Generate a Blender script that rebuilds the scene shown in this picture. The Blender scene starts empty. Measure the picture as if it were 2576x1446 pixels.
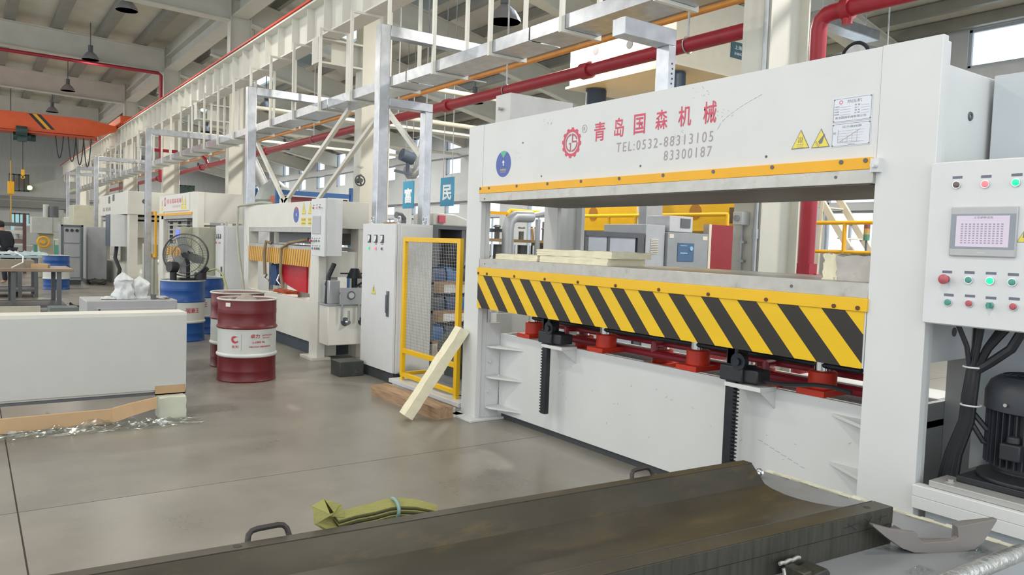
import bpy, bmesh, math, random
from mathutils import Vector, Matrix
random.seed(7)
S = bpy.context.scene
COL = S.collection
PI = math.pi
# ------------------------------------------------------------------ camera
cd = bpy.data.cameras.new('camera'); cam = bpy.data.objects.new('camera', cd); COL.objects.link(cam)
yaw, pit, rol = .61671281, .0555370584, .0344072217
F = Vector((math.sin(yaw)*math.cos(pit), math.cos(yaw)*math.cos(pit), -math.sin(pit)))
R0 = Vector((math.cos(yaw), -math.sin(yaw), 0)); U0 = R0.cross(F)
R = R0*math.cos(rol)+U0*math.sin(rol); U = U0*math.cos(rol)-R0*math.sin(rol)
cam.matrix_world = Matrix(((R.x, U.x, -F.x, 0), (R.y, U.y, -F.y, 0), (R.z, U.z, -F.z, 1.5), (0, 0, 0, 1)))
cd.sensor_width = 36; cd.lens = 1930.937/2576*36; cd.clip_start = .05; cd.clip_end = 300
S.camera = cam
# ------------------------------------------------------------------ world, light, exposure
S.view_settings.view_transform = 'Standard'; S.view_settings.look = 'None'
S.view_settings.gamma = 1; S.view_settings.use_curve_mapping = False
S.view_settings.exposure = -.30
w = bpy.data.worlds.new('overcast_sky'); S.world = w; w.use_nodes = True
bg = w.node_tree.nodes['Background']
bg.inputs[0].default_value = (.90, .95, 1.0, 1); bg.inputs[1].default_value = 2.6
LAMP_E, LAMP_R = 130, 460

# ------------------------------------------------------------------ materials
def lin(c): return tuple(((x/12.92) if x <= .04045 else ((x+.055)/1.055)**2.4) for x in c)
def hx(h): return lin(tuple(int(h[i:i+2], 16)/255 for i in (0, 2, 4)))
MATS = {}
def mat(name, col, rough=.5, metal=0., var=.06, scale=6., bump=0., emit=0., ecol=None, spec=.5, stretch=None, dirt=None, coat=0.):
    """procedural painted/metal surface: base colour broken up by two noises"""
    if name in MATS: return MATS[name]
    m = bpy.data.materials.new(name); m.use_nodes = True; nt = m.node_tree; N = nt.nodes; L = nt.links
    b = N['Principled BSDF']; c = hx(col) if isinstance(col, str) else col
    b.inputs['Roughness'].default_value = rough; b.inputs['Metallic'].default_value = metal
    b.inputs['Specular IOR Level'].default_value = spec
    if coat: b.inputs['Coat Weight'].default_value = coat; b.inputs['Coat Roughness'].default_value = .08
    tc = N.new('ShaderNodeTexCoord'); mp = N.new('ShaderNodeMapping'); L.new(tc.outputs['Object'], mp.inputs[0])
    if stretch: mp.inputs['Scale'].default_value = stretch
    n1 = N.new('ShaderNodeTexNoise'); n1.inputs['Scale'].default_value = scale; n1.inputs['Detail'].default_value = 5
    L.new(mp.outputs[0], n1.inputs['Vector'])
    rp = N.new('ShaderNodeValToRGB')
    rp.color_ramp.elements[0].position = .3; rp.color_ramp.elements[1].position = .7
    rp.color_ramp.elements[0].color = tuple(max(0, x*(1-var)) for x in c)+(1,)
    rp.color_ramp.elements[1].color = tuple(min(1, x*(1+var)) for x in c)+(1,)
    L.new(n1.outputs[0], rp.inputs[0]); out = rp.outputs[0]
    if dirt:
        n2 = N.new('ShaderNodeTexNoise'); n2.inputs['Scale'].default_value = dirt[1]; n2.inputs['Detail'].default_value = 8; n2.inputs['Roughness'].default_value = .7
        L.new(mp.outputs[0], n2.inputs['Vector'])
        r2 = N.new('ShaderNodeValToRGB'); r2.color_ramp.elements[0].position = dirt[2]; r2.color_ramp.elements[1].position = min(1, dirt[2]+.14)
        L.new(n2.outputs[0], r2.inputs[0])
        mx = N.new('ShaderNodeMix'); mx.data_type = 'RGBA'; mx.inputs[7].default_value = hx(dirt[0])+(1,)
        mu = N.new('ShaderNodeMath'); mu.operation = 'MULTIPLY'; mu.inputs[1].default_value = dirt[3] if len(dirt) > 3 else .7
        L.new(r2.outputs[0], mu.inputs[0]); L.new(mu.outputs[0], mx.inputs[0]); L.new(out, mx.inputs[6]); out = mx.outputs[2]
    L.new(out, b.inputs['Base Color'])
    if bump:
        bp = N.new('ShaderNodeBump'); bp.inputs['Strength'].default_value = bump; bp.inputs['Distance'].default_value = .01
        L.new(n1.outputs[0], bp.inputs['Height']); L.new(bp.outputs[0], b.inputs['Normal'])
    if emit:
        b.inputs['Emission Color'].default_value = (hx(ecol) if ecol else c)+(1,); b.inputs['Emission Strength'].default_value = emit
    MATS[name] = m; return m
def glassmat(name, tint=(.9, .95, 1), gloss=.1, rough=.05, alpha=.9):
    m = bpy.data.materials.new(name); m.use_nodes = True; N = m.node_tree.nodes; L = m.node_tree.links; N.clear()
    o = N.new('ShaderNodeOutputMaterial'); t = N.new('ShaderNodeBsdfTransparent'); g = N.new('ShaderNodeBsdfGlossy'); mx = N.new('ShaderNodeMixShader')
    n = N.new('ShaderNodeTexNoise'); n.inputs['Scale'].default_value = 9
    mr = N.new('ShaderNodeMapRange'); mr.inputs['To Min'].default_value = gloss*.6; mr.inputs['To Max'].default_value = gloss*1.4
    L.new(n.outputs[0], mr.inputs[0]); L.new(mr.outputs[0], mx.inputs[0])
    t.inputs[0].default_value = tint+(1,); g.inputs['Roughness'].default_value = rough
    L.new(t.outputs[0], mx.inputs[1]); L.new(g.outputs[0], mx.inputs[2]); L.new(mx.outputs[0], o.inputs[0]); return m
def stripemat(name, a, b_, period, slope, offs, duty=.5, y0=0.):
    m = bpy.data.materials.new(name); m.use_nodes = True; N = m.node_tree.nodes; L = m.node_tree.links; P = N['Principled BSDF']
    P.inputs['Roughness'].default_value = .38
    tc = N.new('ShaderNodeTexCoord'); sp = N.new('ShaderNodeSeparateXYZ'); L.new(tc.outputs['Object'], sp.inputs[0])
    def M(op, x, y):
        q = N.new('ShaderNodeMath'); q.operation = op
        for i, v in enumerate((x, y)):
            if v is None: continue
            if isinstance(v, (int, float)): q.inputs[i].default_value = v
            else: L.new(v, q.inputs[i])
        return q.outputs[0]
    t = M('MULTIPLY', sp.outputs[2], -slope); t = M('ADD', t, sp.outputs[1]); t = M('ADD', t, -offs); t = M('DIVIDE', t, period)
    t = M('ADD', t, 100.0); t = M('FRACT', t, None); t = M('LESS_THAN', t, duty)
    n = N.new('ShaderNodeTexNoise'); n.inputs['Scale'].default_value = 4
    mx = N.new('ShaderNodeMix'); mx.data_type = 'RGBA'; mx.inputs[6].default_value = hx(a)+(1,); mx.inputs[7].default_value = hx(b_)+(1,)
    L.new(t, mx.inputs[0])
    hs = N.new('ShaderNodeHueSaturation'); mr = N.new('ShaderNodeMapRange'); mr.inputs['To Min'].default_value = .92; mr.inputs['To Max'].default_value = 1.06
    L.new(n.outputs[0], mr.inputs[0]); L.new(mr.outputs[0], hs.inputs['Value']); L.new(mx.outputs[2], hs.inputs['Color']); L.new(hs.outputs[0], P.inputs['Base Color'])
    return m
white = mat('white_machine_paint', 'd3d5d4', .38, var=.025, scale=3)
white2 = mat('warm_white_machine_paint', 'dad9d0', .42, var=.03, scale=3)
cabpaint = mat('light_grey_cabinet_paint', 'd4d6d7', .45, var=.02, scale=8)
beampaint = mat('cream_structural_paint', 'cbcac0', .5, var=.05, scale=2)
roofpaint = mat('grey_roof_sheet', 'cfcdbf', .55, var=.06, scale=1.5)
purlinm = mat('dark_purlin_steel', '85857d', .5, var=.08, scale=3)
galv = mat('galvanised_steel', 'b9bdc2', .28, metal=.75, var=.14, scale=9)
galvd = mat('dull_galvanised_steel', 'aeb1b3', .4, metal=.55, var=.1, scale=7)
steel = mat('machined_steel', 'b8b6b0', .35, metal=.5, var=.08, scale=14, dirt=('8a8078', 9, .56, .5))
chrome = mat('polished_chrome', 'd5d8da', .12, metal=1, var=.04)
yellow = mat('safety_yellow_paint', 'e9ac14', .4, var=.03)
yellowb = mat('bright_yellow_paint', 'e8b810', .4, var=.03)
redpipe = mat('red_pipe_paint', '9a2030', .4, var=.08, scale=8)
redmach = mat('orange_red_enamel', 'cc3318', .42, var=.08, scale=8)
orange = mat('crane_orange_paint', 'd85a26', .45, var=.06)
blackm = mat('black_rubber', '23262a', .5, var=.2)
blacks = mat('blackened_steel', '2a2f34', .42, metal=.4, var=.2, scale=12)
kick = mat('dark_plinth_paint', '3d4143', .5, var=.1)
darkin = mat('dark_grey_steel', '5f6266', .5, metal=.2, var=.1)  # one dark grey steel colour shared by frames, legs, screws and holes
foam = mat('pale_yellow_foam_board', 'e2dcc0', .85, var=.07, scale=14, bump=.3, dirt=('a08a68', 5, .63, .6))
foamg = mat('greyed_foam_block', 'b9b6b0', .9, var=.12, scale=10, bump=.4, dirt=('6f6c68', 6, .55, .7))
wood = mat('rough_sawn_timber', 'a18568', .8, var=.22, scale=5, bump=.5, stretch=(9, 1, 9))
card = mat('brown_cardboard', 'bb9c78', .8, var=.06, scale=6)
mould = mat('oiled_mould_steel', '47443b', .38, metal=.4, var=.25, scale=3.5, dirt=('6e5d3d', 4.2, .54, .5), stretch=(.8, 2.2, 2.2))
mouldside = mat('machined_mould_side', '4a4941', .42, metal=.5, var=.3, scale=4, stretch=(14, 14, 1.2), dirt=('2b2b26', 4, .56, .6))
benchm = mat('worn_bench_top', '898c8f', .42, metal=.15, var=.1, scale=5, dirt=('8f6f3c', 2.6, .63, .75))
film = glassmat('clear_plastic_film', (.94, .96, .95), .17, .22)
glassm = glassmat('window_glass', (.93, .97, 1), .06, .03)
redtxt = mat('red_lettering', 'cc5068', .5, var=.02)
greytxt = mat('grey_lettering', 'a3999f', .5, var=.02)
darktxt = mat('dark_grey_lettering', '77777d', .5, var=.02)
whitetxt = mat('white_lettering', 'e9eef2', .5, var=.01)
bluesign = mat('blue_sign_paint', '3f97bd', .5, var=.03)
stickblue = mat('blue_sticker', '4c60a8', .45, var=.03)
stickgreen = mat('green_sticker', '5cb391', .45, var=.03)
trifill = mat('warning_yellow', 'e4d45c', .5, var=.02)
plate = mat('brushed_nameplate', 'd0d4da', .35, metal=.2, var=.03)
drumred = mat('dark_red_drum_paint', '64141c', .38, var=.1, scale=5)
drumblue = mat('blue_drum_paint', '144a90', .35, var=.1, scale=5)
drumwhite = mat('white_drum_paint', 'cfd3d0', .35, var=.04)
hoodgrey = mat('grey_console_paint', '9ea0a3', .45, var=.04)
redcab = mat('dull_red_cabinet_paint', '8c2f36', .45, var=.05)
screenoff = mat('grey_touch_screen', '9a9ca2', .2, var=.04)
bagm = mat('white_plastic_bag', 'c6cacb', .35, var=.06, bump=.6, scale=20)

# ------------------------------------------------------------------ mesh helpers
class MB:
    def __init__(s): s.v = []; s.f = []; s.M = None
    def add(s, vs, fs):
        o = len(s.v)
        for p in vs:
            p = Vector(p)
            if s.M is not None: p = s.M @ p
            s.v.append(p)
        for f in fs: s.f.append([o+i for i in f])
        return s
    def box(s, x0, y0, z0, x1, y1, z1):
        if x0 > x1: x0, x1 = x1, x0
        if y0 > y1: y0, y1 = y1, y0
        if z0 > z1: z0, z1 = z1, z0
        return s.add([(x0, y0, z0), (x1, y0, z0), (x1, y1, z0), (x0, y1, z0), (x0, y0, z1), (x1, y0, z1), (x1, y1, z1), (x0, y1, z1)],
                     [(0, 3, 2, 1), (4, 5, 6, 7), (0, 1, 5, 4), (1, 2, 6, 5), (2, 3, 7, 6), (3, 0, 4, 7)])
    def bar(s, a, b, w, h=None, up=(0, 0, 1)):
        a = Vector(a); b = Vector(b); h = h or w; d = (b-a).normalized(); u = Vector(up)
        if abs(d.dot(u)) > .95: u = Vector((0, 1, 0))
        r = d.cross(u).normalized(); u = r.cross(d).normalized()
        vs = [p+r*sx*w/2+u*sz*h/2 for p in (a, b) for sx, sz in ((-1, -1), (1, -1), (1, 1), (-1, 1))]
        return s.add(vs, [(0, 3, 2, 1), (4, 5, 6, 7), (0, 1, 5, 4), (1, 2, 6, 5), (2, 3, 7, 6), (3, 0, 4, 7)])
    def prism(s, poly, ax, a, b):
        """polygon given in the two other axes (in order), extruded along axis ax from a to b"""
        n = len(poly)
        def pt(p, t): q = list(p); q.insert(ax, t); return tuple(q)
        vs = [pt(p, a) for p in poly]+[pt(p, b) for p in poly]
        fs = [tuple(range(n)), tuple(range(2*n-1, n-1, -1))]+[(i, i+n, (i+1) % n+n, (i+1) % n) for i in range(n)]
        return s.add(vs, fs)
    def cyl(s, a, b, r, r2=None, n=16, caps=True):
        a = Vector(a); b = Vector(b); r2 = r if r2 is None else r2; d = (b-a).normalized()
        u = Vector((0, 0, 1)) if abs(d.z) < .9 else Vector((1, 0, 0)); x = d.cross(u).normalized(); y = d.cross(x)
        vs = []
        for p, q in ((a, r), (b, r2)):
            for i in range(n): t = 2*PI*i/n; vs.append(p+x*q*math.cos(t)+y*q*math.sin(t))
        fs = [(i, (i+1) % n, (i+1) % n+n, i+n) for i in range(n)]
        if caps: fs += [tuple(range(n-1, -1, -1)), tuple(range(n, 2*n))]
        return s.add(vs, fs)
    def tube(s, pts, r, n=8):
        pts = [Vector(p) for p in pts]; vs = []; fs = []; x = None
        for i, p in enumerate(pts):
            d = (pts[min(i+1, len(pts)-1)]-pts[max(i-1, 0)]).normalized()
            if x is None: x = d.cross(Vector((.31, .2, .93))).normalized()
            x = (x-d*x.dot(d)).normalized(); y = d.cross(x); rr = r[i] if isinstance(r, (list, tuple)) else r
            for k in range(n): t = 2*PI*k/n; vs.append(p+x*rr*math.cos(t)+y*rr*math.sin(t))
        for i in range(len(pts)-1):
            for k in range(n): fs.append((i*n+k, i*n+(k+1) % n, (i+1)*n+(k+1) % n, (i+1)*n+k))
        fs += [tuple(range(n-1, -1, -1)), tuple(range((len(pts)-1)*n, len(pts)*n))]
        return s.add(vs, fs)
    def lathe(s, prof, c=(0, 0, 0), n=28, axis='z'):
        vs = []; fs = []; c = Vector(c); m = len(prof)
        for r, z in prof:
            for k in range(n):
                t = 2*PI*k/n; p = (r*math.cos(t), r*math.sin(t), z)
                if axis == 'x': p = (z, p[0], p[1])
                if axis == 'y': p = (p[0], z, p[1])
                vs.append(c+Vector(p))
        for i in range(m-1):
            for k in range(n): fs.append((i*n+k, i*n+(k+1) % n, (i+1)*n+(k+1) % n, (i+1)*n+k))
        fs += [tuple(range(n-1, -1, -1)), tuple(range((m-1)*n, m*n))]
        return s.add(vs, fs)
    def ring(s, c, R_, r, axis='x', n=20, m=8, sc=(1, 1, 1)):
        c = Vector(c); vs = []; fs = []
        for i in range(n):
            t = 2*PI*i/n
            for k in range(m):
                q = 2*PI*k/m; a = (R_+r*math.cos(q))*math.cos(t); b = (R_+r*math.cos(q))*math.sin(t); d = r*math.sin(q)
                p = {'x': (d, a, b), 'y': (a, d, b), 'z': (a, b, d)}[axis]
                vs.append(c+Vector((p[0]*sc[0], p[1]*sc[1], p[2]*sc[2])))
        for i in range(n):
            for k in range(m): fs.append((i*m+k, ((i+1) % n)*m+k, ((i+1) % n)*m+(k+1) % m, i*m+(k+1) % m))
        return s.add(vs, fs)
def origin(o):
    p = Vector((0, 0, 0))
    while o: p += o.location; o = o.parent
    return p
def tag(o, label=None, cat=None, group=None, kind=None):
    if label: o['label'] = label
    if cat: o['category'] = cat
    if group: o['group'] = group
    if kind: o['kind'] = kind
    return o
SPLIT = {'leg', 'rear_leg', 'hanging_hose', 'beam', 'shelf', 'guide_column', 'foot', 'table_web', 'hanger_rod', 'sheet', 'bolt', 'port_hole', 'oil_pipe', 'tap', 'stretcher', 'door_panel', 'paper_label', 'vent_slat', 'lifting_hole', 'bracket_ladder', 'slot', 'key', 'post', 'strut', 'valve', 'filter_can', 'dowel_hole', 'chain', 'base_beam', 'hanging_rod'}
def loose(mb):
    p = list(range(len(mb.v)))
    def f(a):
        while p[a] != a: p[a] = p[p[a]]; a = p[a]
        return a
    for q in mb.f:
        for i in q[1:]: p[f(q[0])] = f(i)
    g = {}
    for q in mb.f: g.setdefault(f(q[0]), []).append(q)
    out = []
    for fs in g.values():
        ids = sorted({i for q in fs for i in q}); d = {i: k for k, i in enumerate(ids)}; n = MB(); n.v = [mb.v[i] for i in ids]; n.f = [[d[i] for i in q] for q in fs]; out.append(n)
    return out
def part(name, mb, m, parent=None, bevel=0, smooth=True, loc=None, label=None, ang=.6):
    if parent is not None and name in SPLIT:
        for q in loose(mb): o = part1(name, q, m, parent, bevel, smooth, loc, label, ang)
        return o
    return part1(name, mb, m, parent, bevel, smooth, loc, label, ang)
def part1(name, mb, m, parent=None, bevel=0, smooth=True, loc=None, label=None, ang=.6):
    """one mesh object; vertices are given in world space and re-based on its parent (or on loc)"""
    me = bpy.data.meshes.new(name); o = bpy.data.objects.new(name, me); COL.objects.link(o)
    if parent: o.parent = parent; org = origin(parent)
    else:
        org = Vector(loc) if loc is not None else Vector((0, 0, 0)); o.location = org
    me.from_pydata([v-org for v in mb.v], [], mb.f)
    bm = bmesh.new(); bm.from_mesh(me); bmesh.ops.recalc_face_normals(bm, faces=bm.faces)
    bm.to_mesh(me); bm.free()
    me.materials.append(m)
    if smooth:
        me.polygons.foreach_set('use_smooth', [True]*len(me.polygons)); me.set_sharp_from_angle(angle=ang)
    if bevel:
        b = o.modifiers.new('bevel', 'BEVEL'); b.width = bevel; b.segments = 2; b.limit_method = 'ANGLE'; b.angle_limit = .8
    if label: o['label'] = label
    return o
def thing(name, label, cat, loc=(0, 0, 0), group=None):
    o = bpy.data.objects.new(name, None); o.empty_display_size = .1; COL.objects.link(o); o.location = loc
    return tag(o, label, cat, group)
def solo(name, mb, m, label, cat, loc, group=None, **k):
    return tag(part(name, mb, m, None, loc=loc, **k), label, cat, group)
def copy_tree(o, loc=None, parent=None, label=None):
    c = o.copy(); COL.objects.link(c)
    if parent: c.parent = parent
    if loc is not None: c.location = loc
    if label: c['label'] = label
    for ch in list(o.children): copy_tree(ch, parent=c)
    return c
FX = Matrix(((0, 0, -1, 0), (-1, 0, 0, 0), (0, 1, 0, 0), (0, 0, 0, 1)))   # faces -x
FY = Matrix(((1, 0, 0, 0), (0, 0, -1, 0), (0, 1, 0, 0), (0, 0, 0, 1)))    # faces -y
def text(name, s, face, pos, h, w, m, parent, depth=.0008, bold=0., shear=0., sp=1.):
    """lettering fitted into a width w and height h box whose lower left corner is pos"""
    cu = bpy.data.curves.new(name, 'FONT'); cu.body = s; cu.size = 1; cu.extrude = 0; cu.offset = bold; cu.shear = shear; cu.space_character = sp; cu.resolution_u = 3
    t = bpy.data.objects.new(name, cu); COL.objects.link(t)
    dg = bpy.context.evaluated_depsgraph_get(); me = bpy.data.meshes.new_from_object(t.evaluated_get(dg)); bpy.data.objects.remove(t)
    o = bpy.data.objects.new(name, me); COL.objects.link(o)
    if len(me.vertices):
        xs = [v.co.x for v in me.vertices]; ys = [v.co.y for v in me.vertices]
        sx = w/max(1e-6, max(xs)-min(xs)); sy = h/max(1e-6, max(ys)-min(ys)); x0 = min(xs); y0 = min(ys)
        org = origin(parent)
        for v in me.vertices: v.co = (face.to_3x3() @ Vector(((v.co.x-x0)*sx, (v.co.y-y0)*sy, depth)))+Vector(pos)-org
    me.materials.clear(); me.materials.append(m); o.parent = parent
    return o
def flat(name, poly, face, pos, m, parent, depth=.0006, th=.0006):
    """thin printed shape: polygon in face coordinates relative to pos"""
    mb = MB(); mb.M = Matrix.Translation(Vector(pos)) @ face
    mb.prism(poly, 2, depth, depth+th); return part(name, mb, m, parent, smooth=False)
def circ(r, n=28, sx=1, sy=1, c=(0, 0), a0=0, a1=2*PI):
    return [(c[0]+r*sx*math.cos(a0+(a1-a0)*i/n), c[1]+r*sy*math.sin(a0+(a1-a0)*i/n)) for i in range(n)]
ORD = ['nearest', 'second', 'third', 'fourth', 'fifth', 'sixth', 'seventh', 'eighth', 'ninth', 'tenth', 'eleventh', 'twelfth', 'thirteenth', 'fourteenth', 'fifteenth', 'sixteenth', 'seventeenth', 'eighteenth', 'nineteenth', 'twentieth']

def ordn(k):
    if k < 20: return ORD[k]
    t = 'thirty' if k >= 29 else 'twenty'; u = (k+1) % 10
    return ('thirtieth' if u == 0 else t+'-'+['', 'first', 'second', 'third', 'fourth', 'fifth', 'sixth', 'seventh', 'eighth', 'ninth'][u])
# ================================================================== SETTING
YB = -5.0; YE = 56.0; XL = -10.0; XR = 15.0
def floormat():
    m = bpy.data.materials.new('polished_concrete'); m.use_nodes = True; N = m.node_tree.nodes; L = m.node_tree.links; P = N['Principled BSDF']
    tc = N.new('ShaderNodeTexCoord')
    n1 = N.new('ShaderNodeTexNoise'); n1.inputs['Scale'].default_value = .9; n1.inputs['Detail'].default_value = 8; n1.inputs['Roughness'].default_value = .65
    n2 = N.new('ShaderNodeTexNoise'); n2.inputs['Scale'].default_value = 14; n2.inputs['Detail'].default_value = 6
    n3 = N.new('ShaderNodeTexVoronoi'); n3.inputs['Scale'].default_value = 3.1
    for n in (n1, n2, n3): L.new(tc.outputs['Object'], n.inputs['Vector'])
    r = N.new('ShaderNodeValToRGB'); e = r.color_ramp.elements; e[0].position = .3; e[0].color = hx('736f67')+(1,); e[1].position = .7; e[1].color = hx('928e85')+(1,)
    L.new(n1.outputs[0], r.inputs[0])
    r2 = N.new('ShaderNodeValToRGB'); e = r2.color_ramp.elements; e[0].position = .0; e[0].color = (1, 1, 1, 1); e[1].position = .045; e[1].color = (0, 0, 0, 1)
    L.new(n3.outputs[0], r2.inputs[0])
    mx = N.new('ShaderNodeMix'); mx.data_type = 'RGBA'; mx.inputs[7].default_value = hx('75716a')+(1,)
    L.new(r2.outputs[0], mx.inputs[0]); L.new(r.outputs[0], mx.inputs[6]); L.new(mx.outputs[2], P.inputs['Base Color'])
    mr = N.new('ShaderNodeMapRange'); mr.inputs['To Min'].default_value = .20; mr.inputs['To Max'].default_value = .40
    L.new(n1.outputs[0], mr.inputs[0]); L.new(mr.outputs[0], P.inputs['Roughness'])
    b = N.new('ShaderNodeBump'); b.inputs['Strength'].default_value = .12; b.inputs['Distance'].default_value = .004; L.new(n2.outputs[0], b.inputs['Height']); L.new(b.outputs[0], P.inputs['Normal'])
    return m
conc = floormat(); jointm = mat('dark_joint_filler', '5e5a54', .8)
floor = part('floor', MB().box(XL, YB, -.12, XR, YE, -.012), jointm, smooth=False); tag(floor, kind='structure')
xj = [XL, -5.6, .205, 6.0, 10.5, XR]; yj = [YB, -1.3, 4.73, 10.8, 16.9, 23, 29.1, 35.2, 41.3, 47.4, YE]
for i in range(len(xj)-1):
    for j in range(len(yj)-1):
        part('slab', MB().box(xj[i]+.004, yj[j]+.004, -.011, xj[i+1]-.004, yj[j+1]-.004, 0), conc, floor, smooth=False)
# walls
wallm = mat('painted_hall_wall', 'aeb0b0', .6, var=.05, scale=1.2)
wallr = mat('pale_wall_sheet', 'b4b8bc', .6, var=.05, scale=1.2)
def hole_wall(name, axis, pos, th, a0, a1, z0, z1, holes, m):
    """wall slab on x=pos (axis 0) or y=pos (axis 1), built as boxes round rectangular holes (a, b, z, z)"""
    mb = MB(); As = sorted({a0, a1, *[h[0] for h in holes], *[h[1] for h in holes]})
    for i in range(len(As)-1):
        a, b = As[i], As[i+1]; c = (a+b)/2; hz = sorted([(h[2], h[3]) for h in holes if h[0] < c < h[1]]); z = z0
        for lo, hi in hz+[(z1, z1)]:
            if lo > z+1e-6:
                if axis == 0: mb.box(pos, a, z, pos+th, b, lo)
                else: mb.box(a, pos, z, b, pos+th, lo)
            z = hi
    return tag(part(name, mb, m, smooth=False), kind='structure')
winY = [5.85+2.7*k for k in range(-3, 18)]
rows = [(1.05, 2.45), (2.58, 3.0), (4.08, 4.72), (5.02, 5.72)]
holes = [(y, y+1.1, a, b) for y in winY for a, b in rows]
hole_wall('wall_right', 0, XR, .2, YB, YE, 0, 6.0, holes, wallr)
frame = mat('grey_window_frame', 'a9aeb4', .5, var=.03)
for k, y in enumerate(winY):
    root = bpy.data.objects.new('window_%d' % (k+1), None); COL.objects.link(root); root.location = (XR, y, 1.05); tag(root, kind='structure')
    mb = MB()
    for a, b in rows:
        mb.box(XR+.05, y, a, XR+.11, y+.05, b); mb.box(XR+.05, y+1.05, a, XR+.11, y+1.1, b)
        mb.box(XR+.05, y, a, XR+.11, y+1.1, a+.05); mb.box(XR+.05, y, b-.05, XR+.11, y+1.1, b)
        if a < 2: mb.box(XR+.05, y+.53, a, XR+.11, y+.57, b)
    part('window_frame', mb, frame, root, smooth=False)
    for a, b in rows: part('pane', MB().box(XR+.07, y+.05, a+.05, XR+.08, y+1.05, b-.05), glassm, root, smooth=False)
for i, z in enumerate((3.05, 4.72)):
    tag(part('trim_%d' % (i+1), MB().box(XR-.16, YB, z, XR, YE, z+(.28 if i == 0 else .23)), mat('grey_wall_girt', 'b2b6ba', .5), smooth=False), kind='structure')
hole_wall('wall_left', 0, XL-.2, .2, YB, YE, 0, 9, [(y, y+5.0, a, b) for y in [YB+.2+5.4*k for k in range(11)] for a, b in ((.7, 4.2), (4.6, 8.2))], wallm)  # unseen wall, window openings enlarged to let more light into the hall
endh = [(2.0, 3.05, 3.72, 4.78), (2.05, 3.05, 1.25, 2.4), (-3.4, -2.2, 3.72, 4.78), (-3.4, -2.2, 1.25, 2.4), (8, 9.2, 3.7, 4.8), (8, 9.2, 1.2, 2.4), (11.5, 12.7, 3.7, 4.8), (11.5, 12.7, 1.2, 2.4)]
hole_wall('wall_far', 1, YE, .2, XL, XR, 0, 9, endh, mat('far_wall_sheet', '9fa09f', .6, var=.08, scale=3, stretch=(8, 1, .3)))
dkframe = mat('dark_green_window_frame', '3c4a44', .5)
for i, (a, b, z0, z1) in enumerate(endh):
    root = bpy.data.objects.new('window_%d' % (40+i), None); COL.objects.link(root); root.location = (a, YE, z0); tag(root, kind='structure')
    mb = MB(); n = 4
    for k in range(n+1): x = a+(b-a)*k/n; mb.box(x-.03, YE+.04, z0, x+.03, YE+.1, z1)
    mb.box(a, YE+.04, z0, b, YE+.1, z0+.08); mb.box(a, YE+.04, z1-.08, b, YE+.1, z1)
    part('window_frame', mb, dkframe, root, smooth=False)
    part('pane', MB().box(a, YE+.07, z0, b, YE+.08, z1), glassmat('tinted_far_glass', (.10, .15, .13) if i != 1 else (.45, .6, .6), .15, .1), root, smooth=False)
part_ = part
tag(part('trim_3', MB().box(XL, YE-.35, 2.75, XR, YE, 3.15).box(XL, YE-.3, 3.35, XR, YE-.22, 3.43).box(XL, YE-.3, 3.0, XR, YE, 3.05), mat('dark_gallery_beam', '70716e', .5), smooth=False), kind='structure')
# roofs: left bay slopes up to the left, right bay slopes down to the outer wall, with translucent skylight strips
def zL(x): return 7.95+(5.4-x)*.03
def zR(x): return 7.75-(x-5.9)*.205
ceil = part('ceiling', MB().prism([(XL-.3, zL(XL)), (5.65, zL(5.65)), (5.65, zL(5.65)+.1), (XL-.3, zL(XL)+.1)], 1, YB, YE+.2), roofpaint, smooth=False); tag(ceil, kind='structure')
tag(part('trim_4', MB().box(5.62, YB, 7.6, 5.66, YE, 8.05), roofpaint, smooth=False), kind='structure')
sky = []
for y in [YB+.8+2.7*k for k in range(23)]:
    sky.append(y)
mb = MB()
def roofquad(mb, x0, x1, y0, y1):
    mb.prism([(x0, zR(x0)), (x1, zR(x1)), (x1, zR(x1)+.08), (x0, zR(x0)+.08)], 1, y0, y1)
roofquad(mb, 5.65, 8.2, YB, YE+.2); roofquad(mb, 9.0, 11.4, YB, YE+.2); roofquad(mb, 12.2, XR+.3, YB, YE+.2)
for x0, x1 in ((8.2, 9.0), (11.4, 12.2)):
    for k in range(8):
        y = -.9+8.1*k; roofquad(mb, x0, x1, y, y+2.2)
    roofquad(mb, x0, x1, YB, -3.5)
rr = part('roof_sheet', mb, mat('right_bay_roof_sheet', 'cccbc2', .55, var=.05), ceil, smooth=False)
mb = MB(); roofquad(mb, 8.2, 9.0, -3.5, YE); roofquad(mb, 11.4, 12.2, -3.5, YE)
for v in mb.v: v.z -= .09
part('skylight', mb, glassmat('milky_skylight', (.8, .86, .9), .1, .3), ceil, smooth=False)
# purlins
mbp = []
for k, x in enumerate([-9.2, -7.9, -6.6, -5.3, -4.0, -2.7, -1.45, -.2, 1.05, 2.3, 3.55, 4.75]):
    p = part('purlin', MB().box(x-.14, YB, zL(x)-.27, x+.14, YE, zL(x)-.02), purlinm, ceil, smooth=False)
for k, x in enumerate([6.6, 7.6, 9.4, 10.4, 11.2, 12.5, 13.3, 14.1, 14.8]):
    part('purlin', MB().box(x-.06, YB, zR(x)-.22, x+.06, YE, zR(x)-.02), purlinm, ceil, smooth=False)

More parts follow.
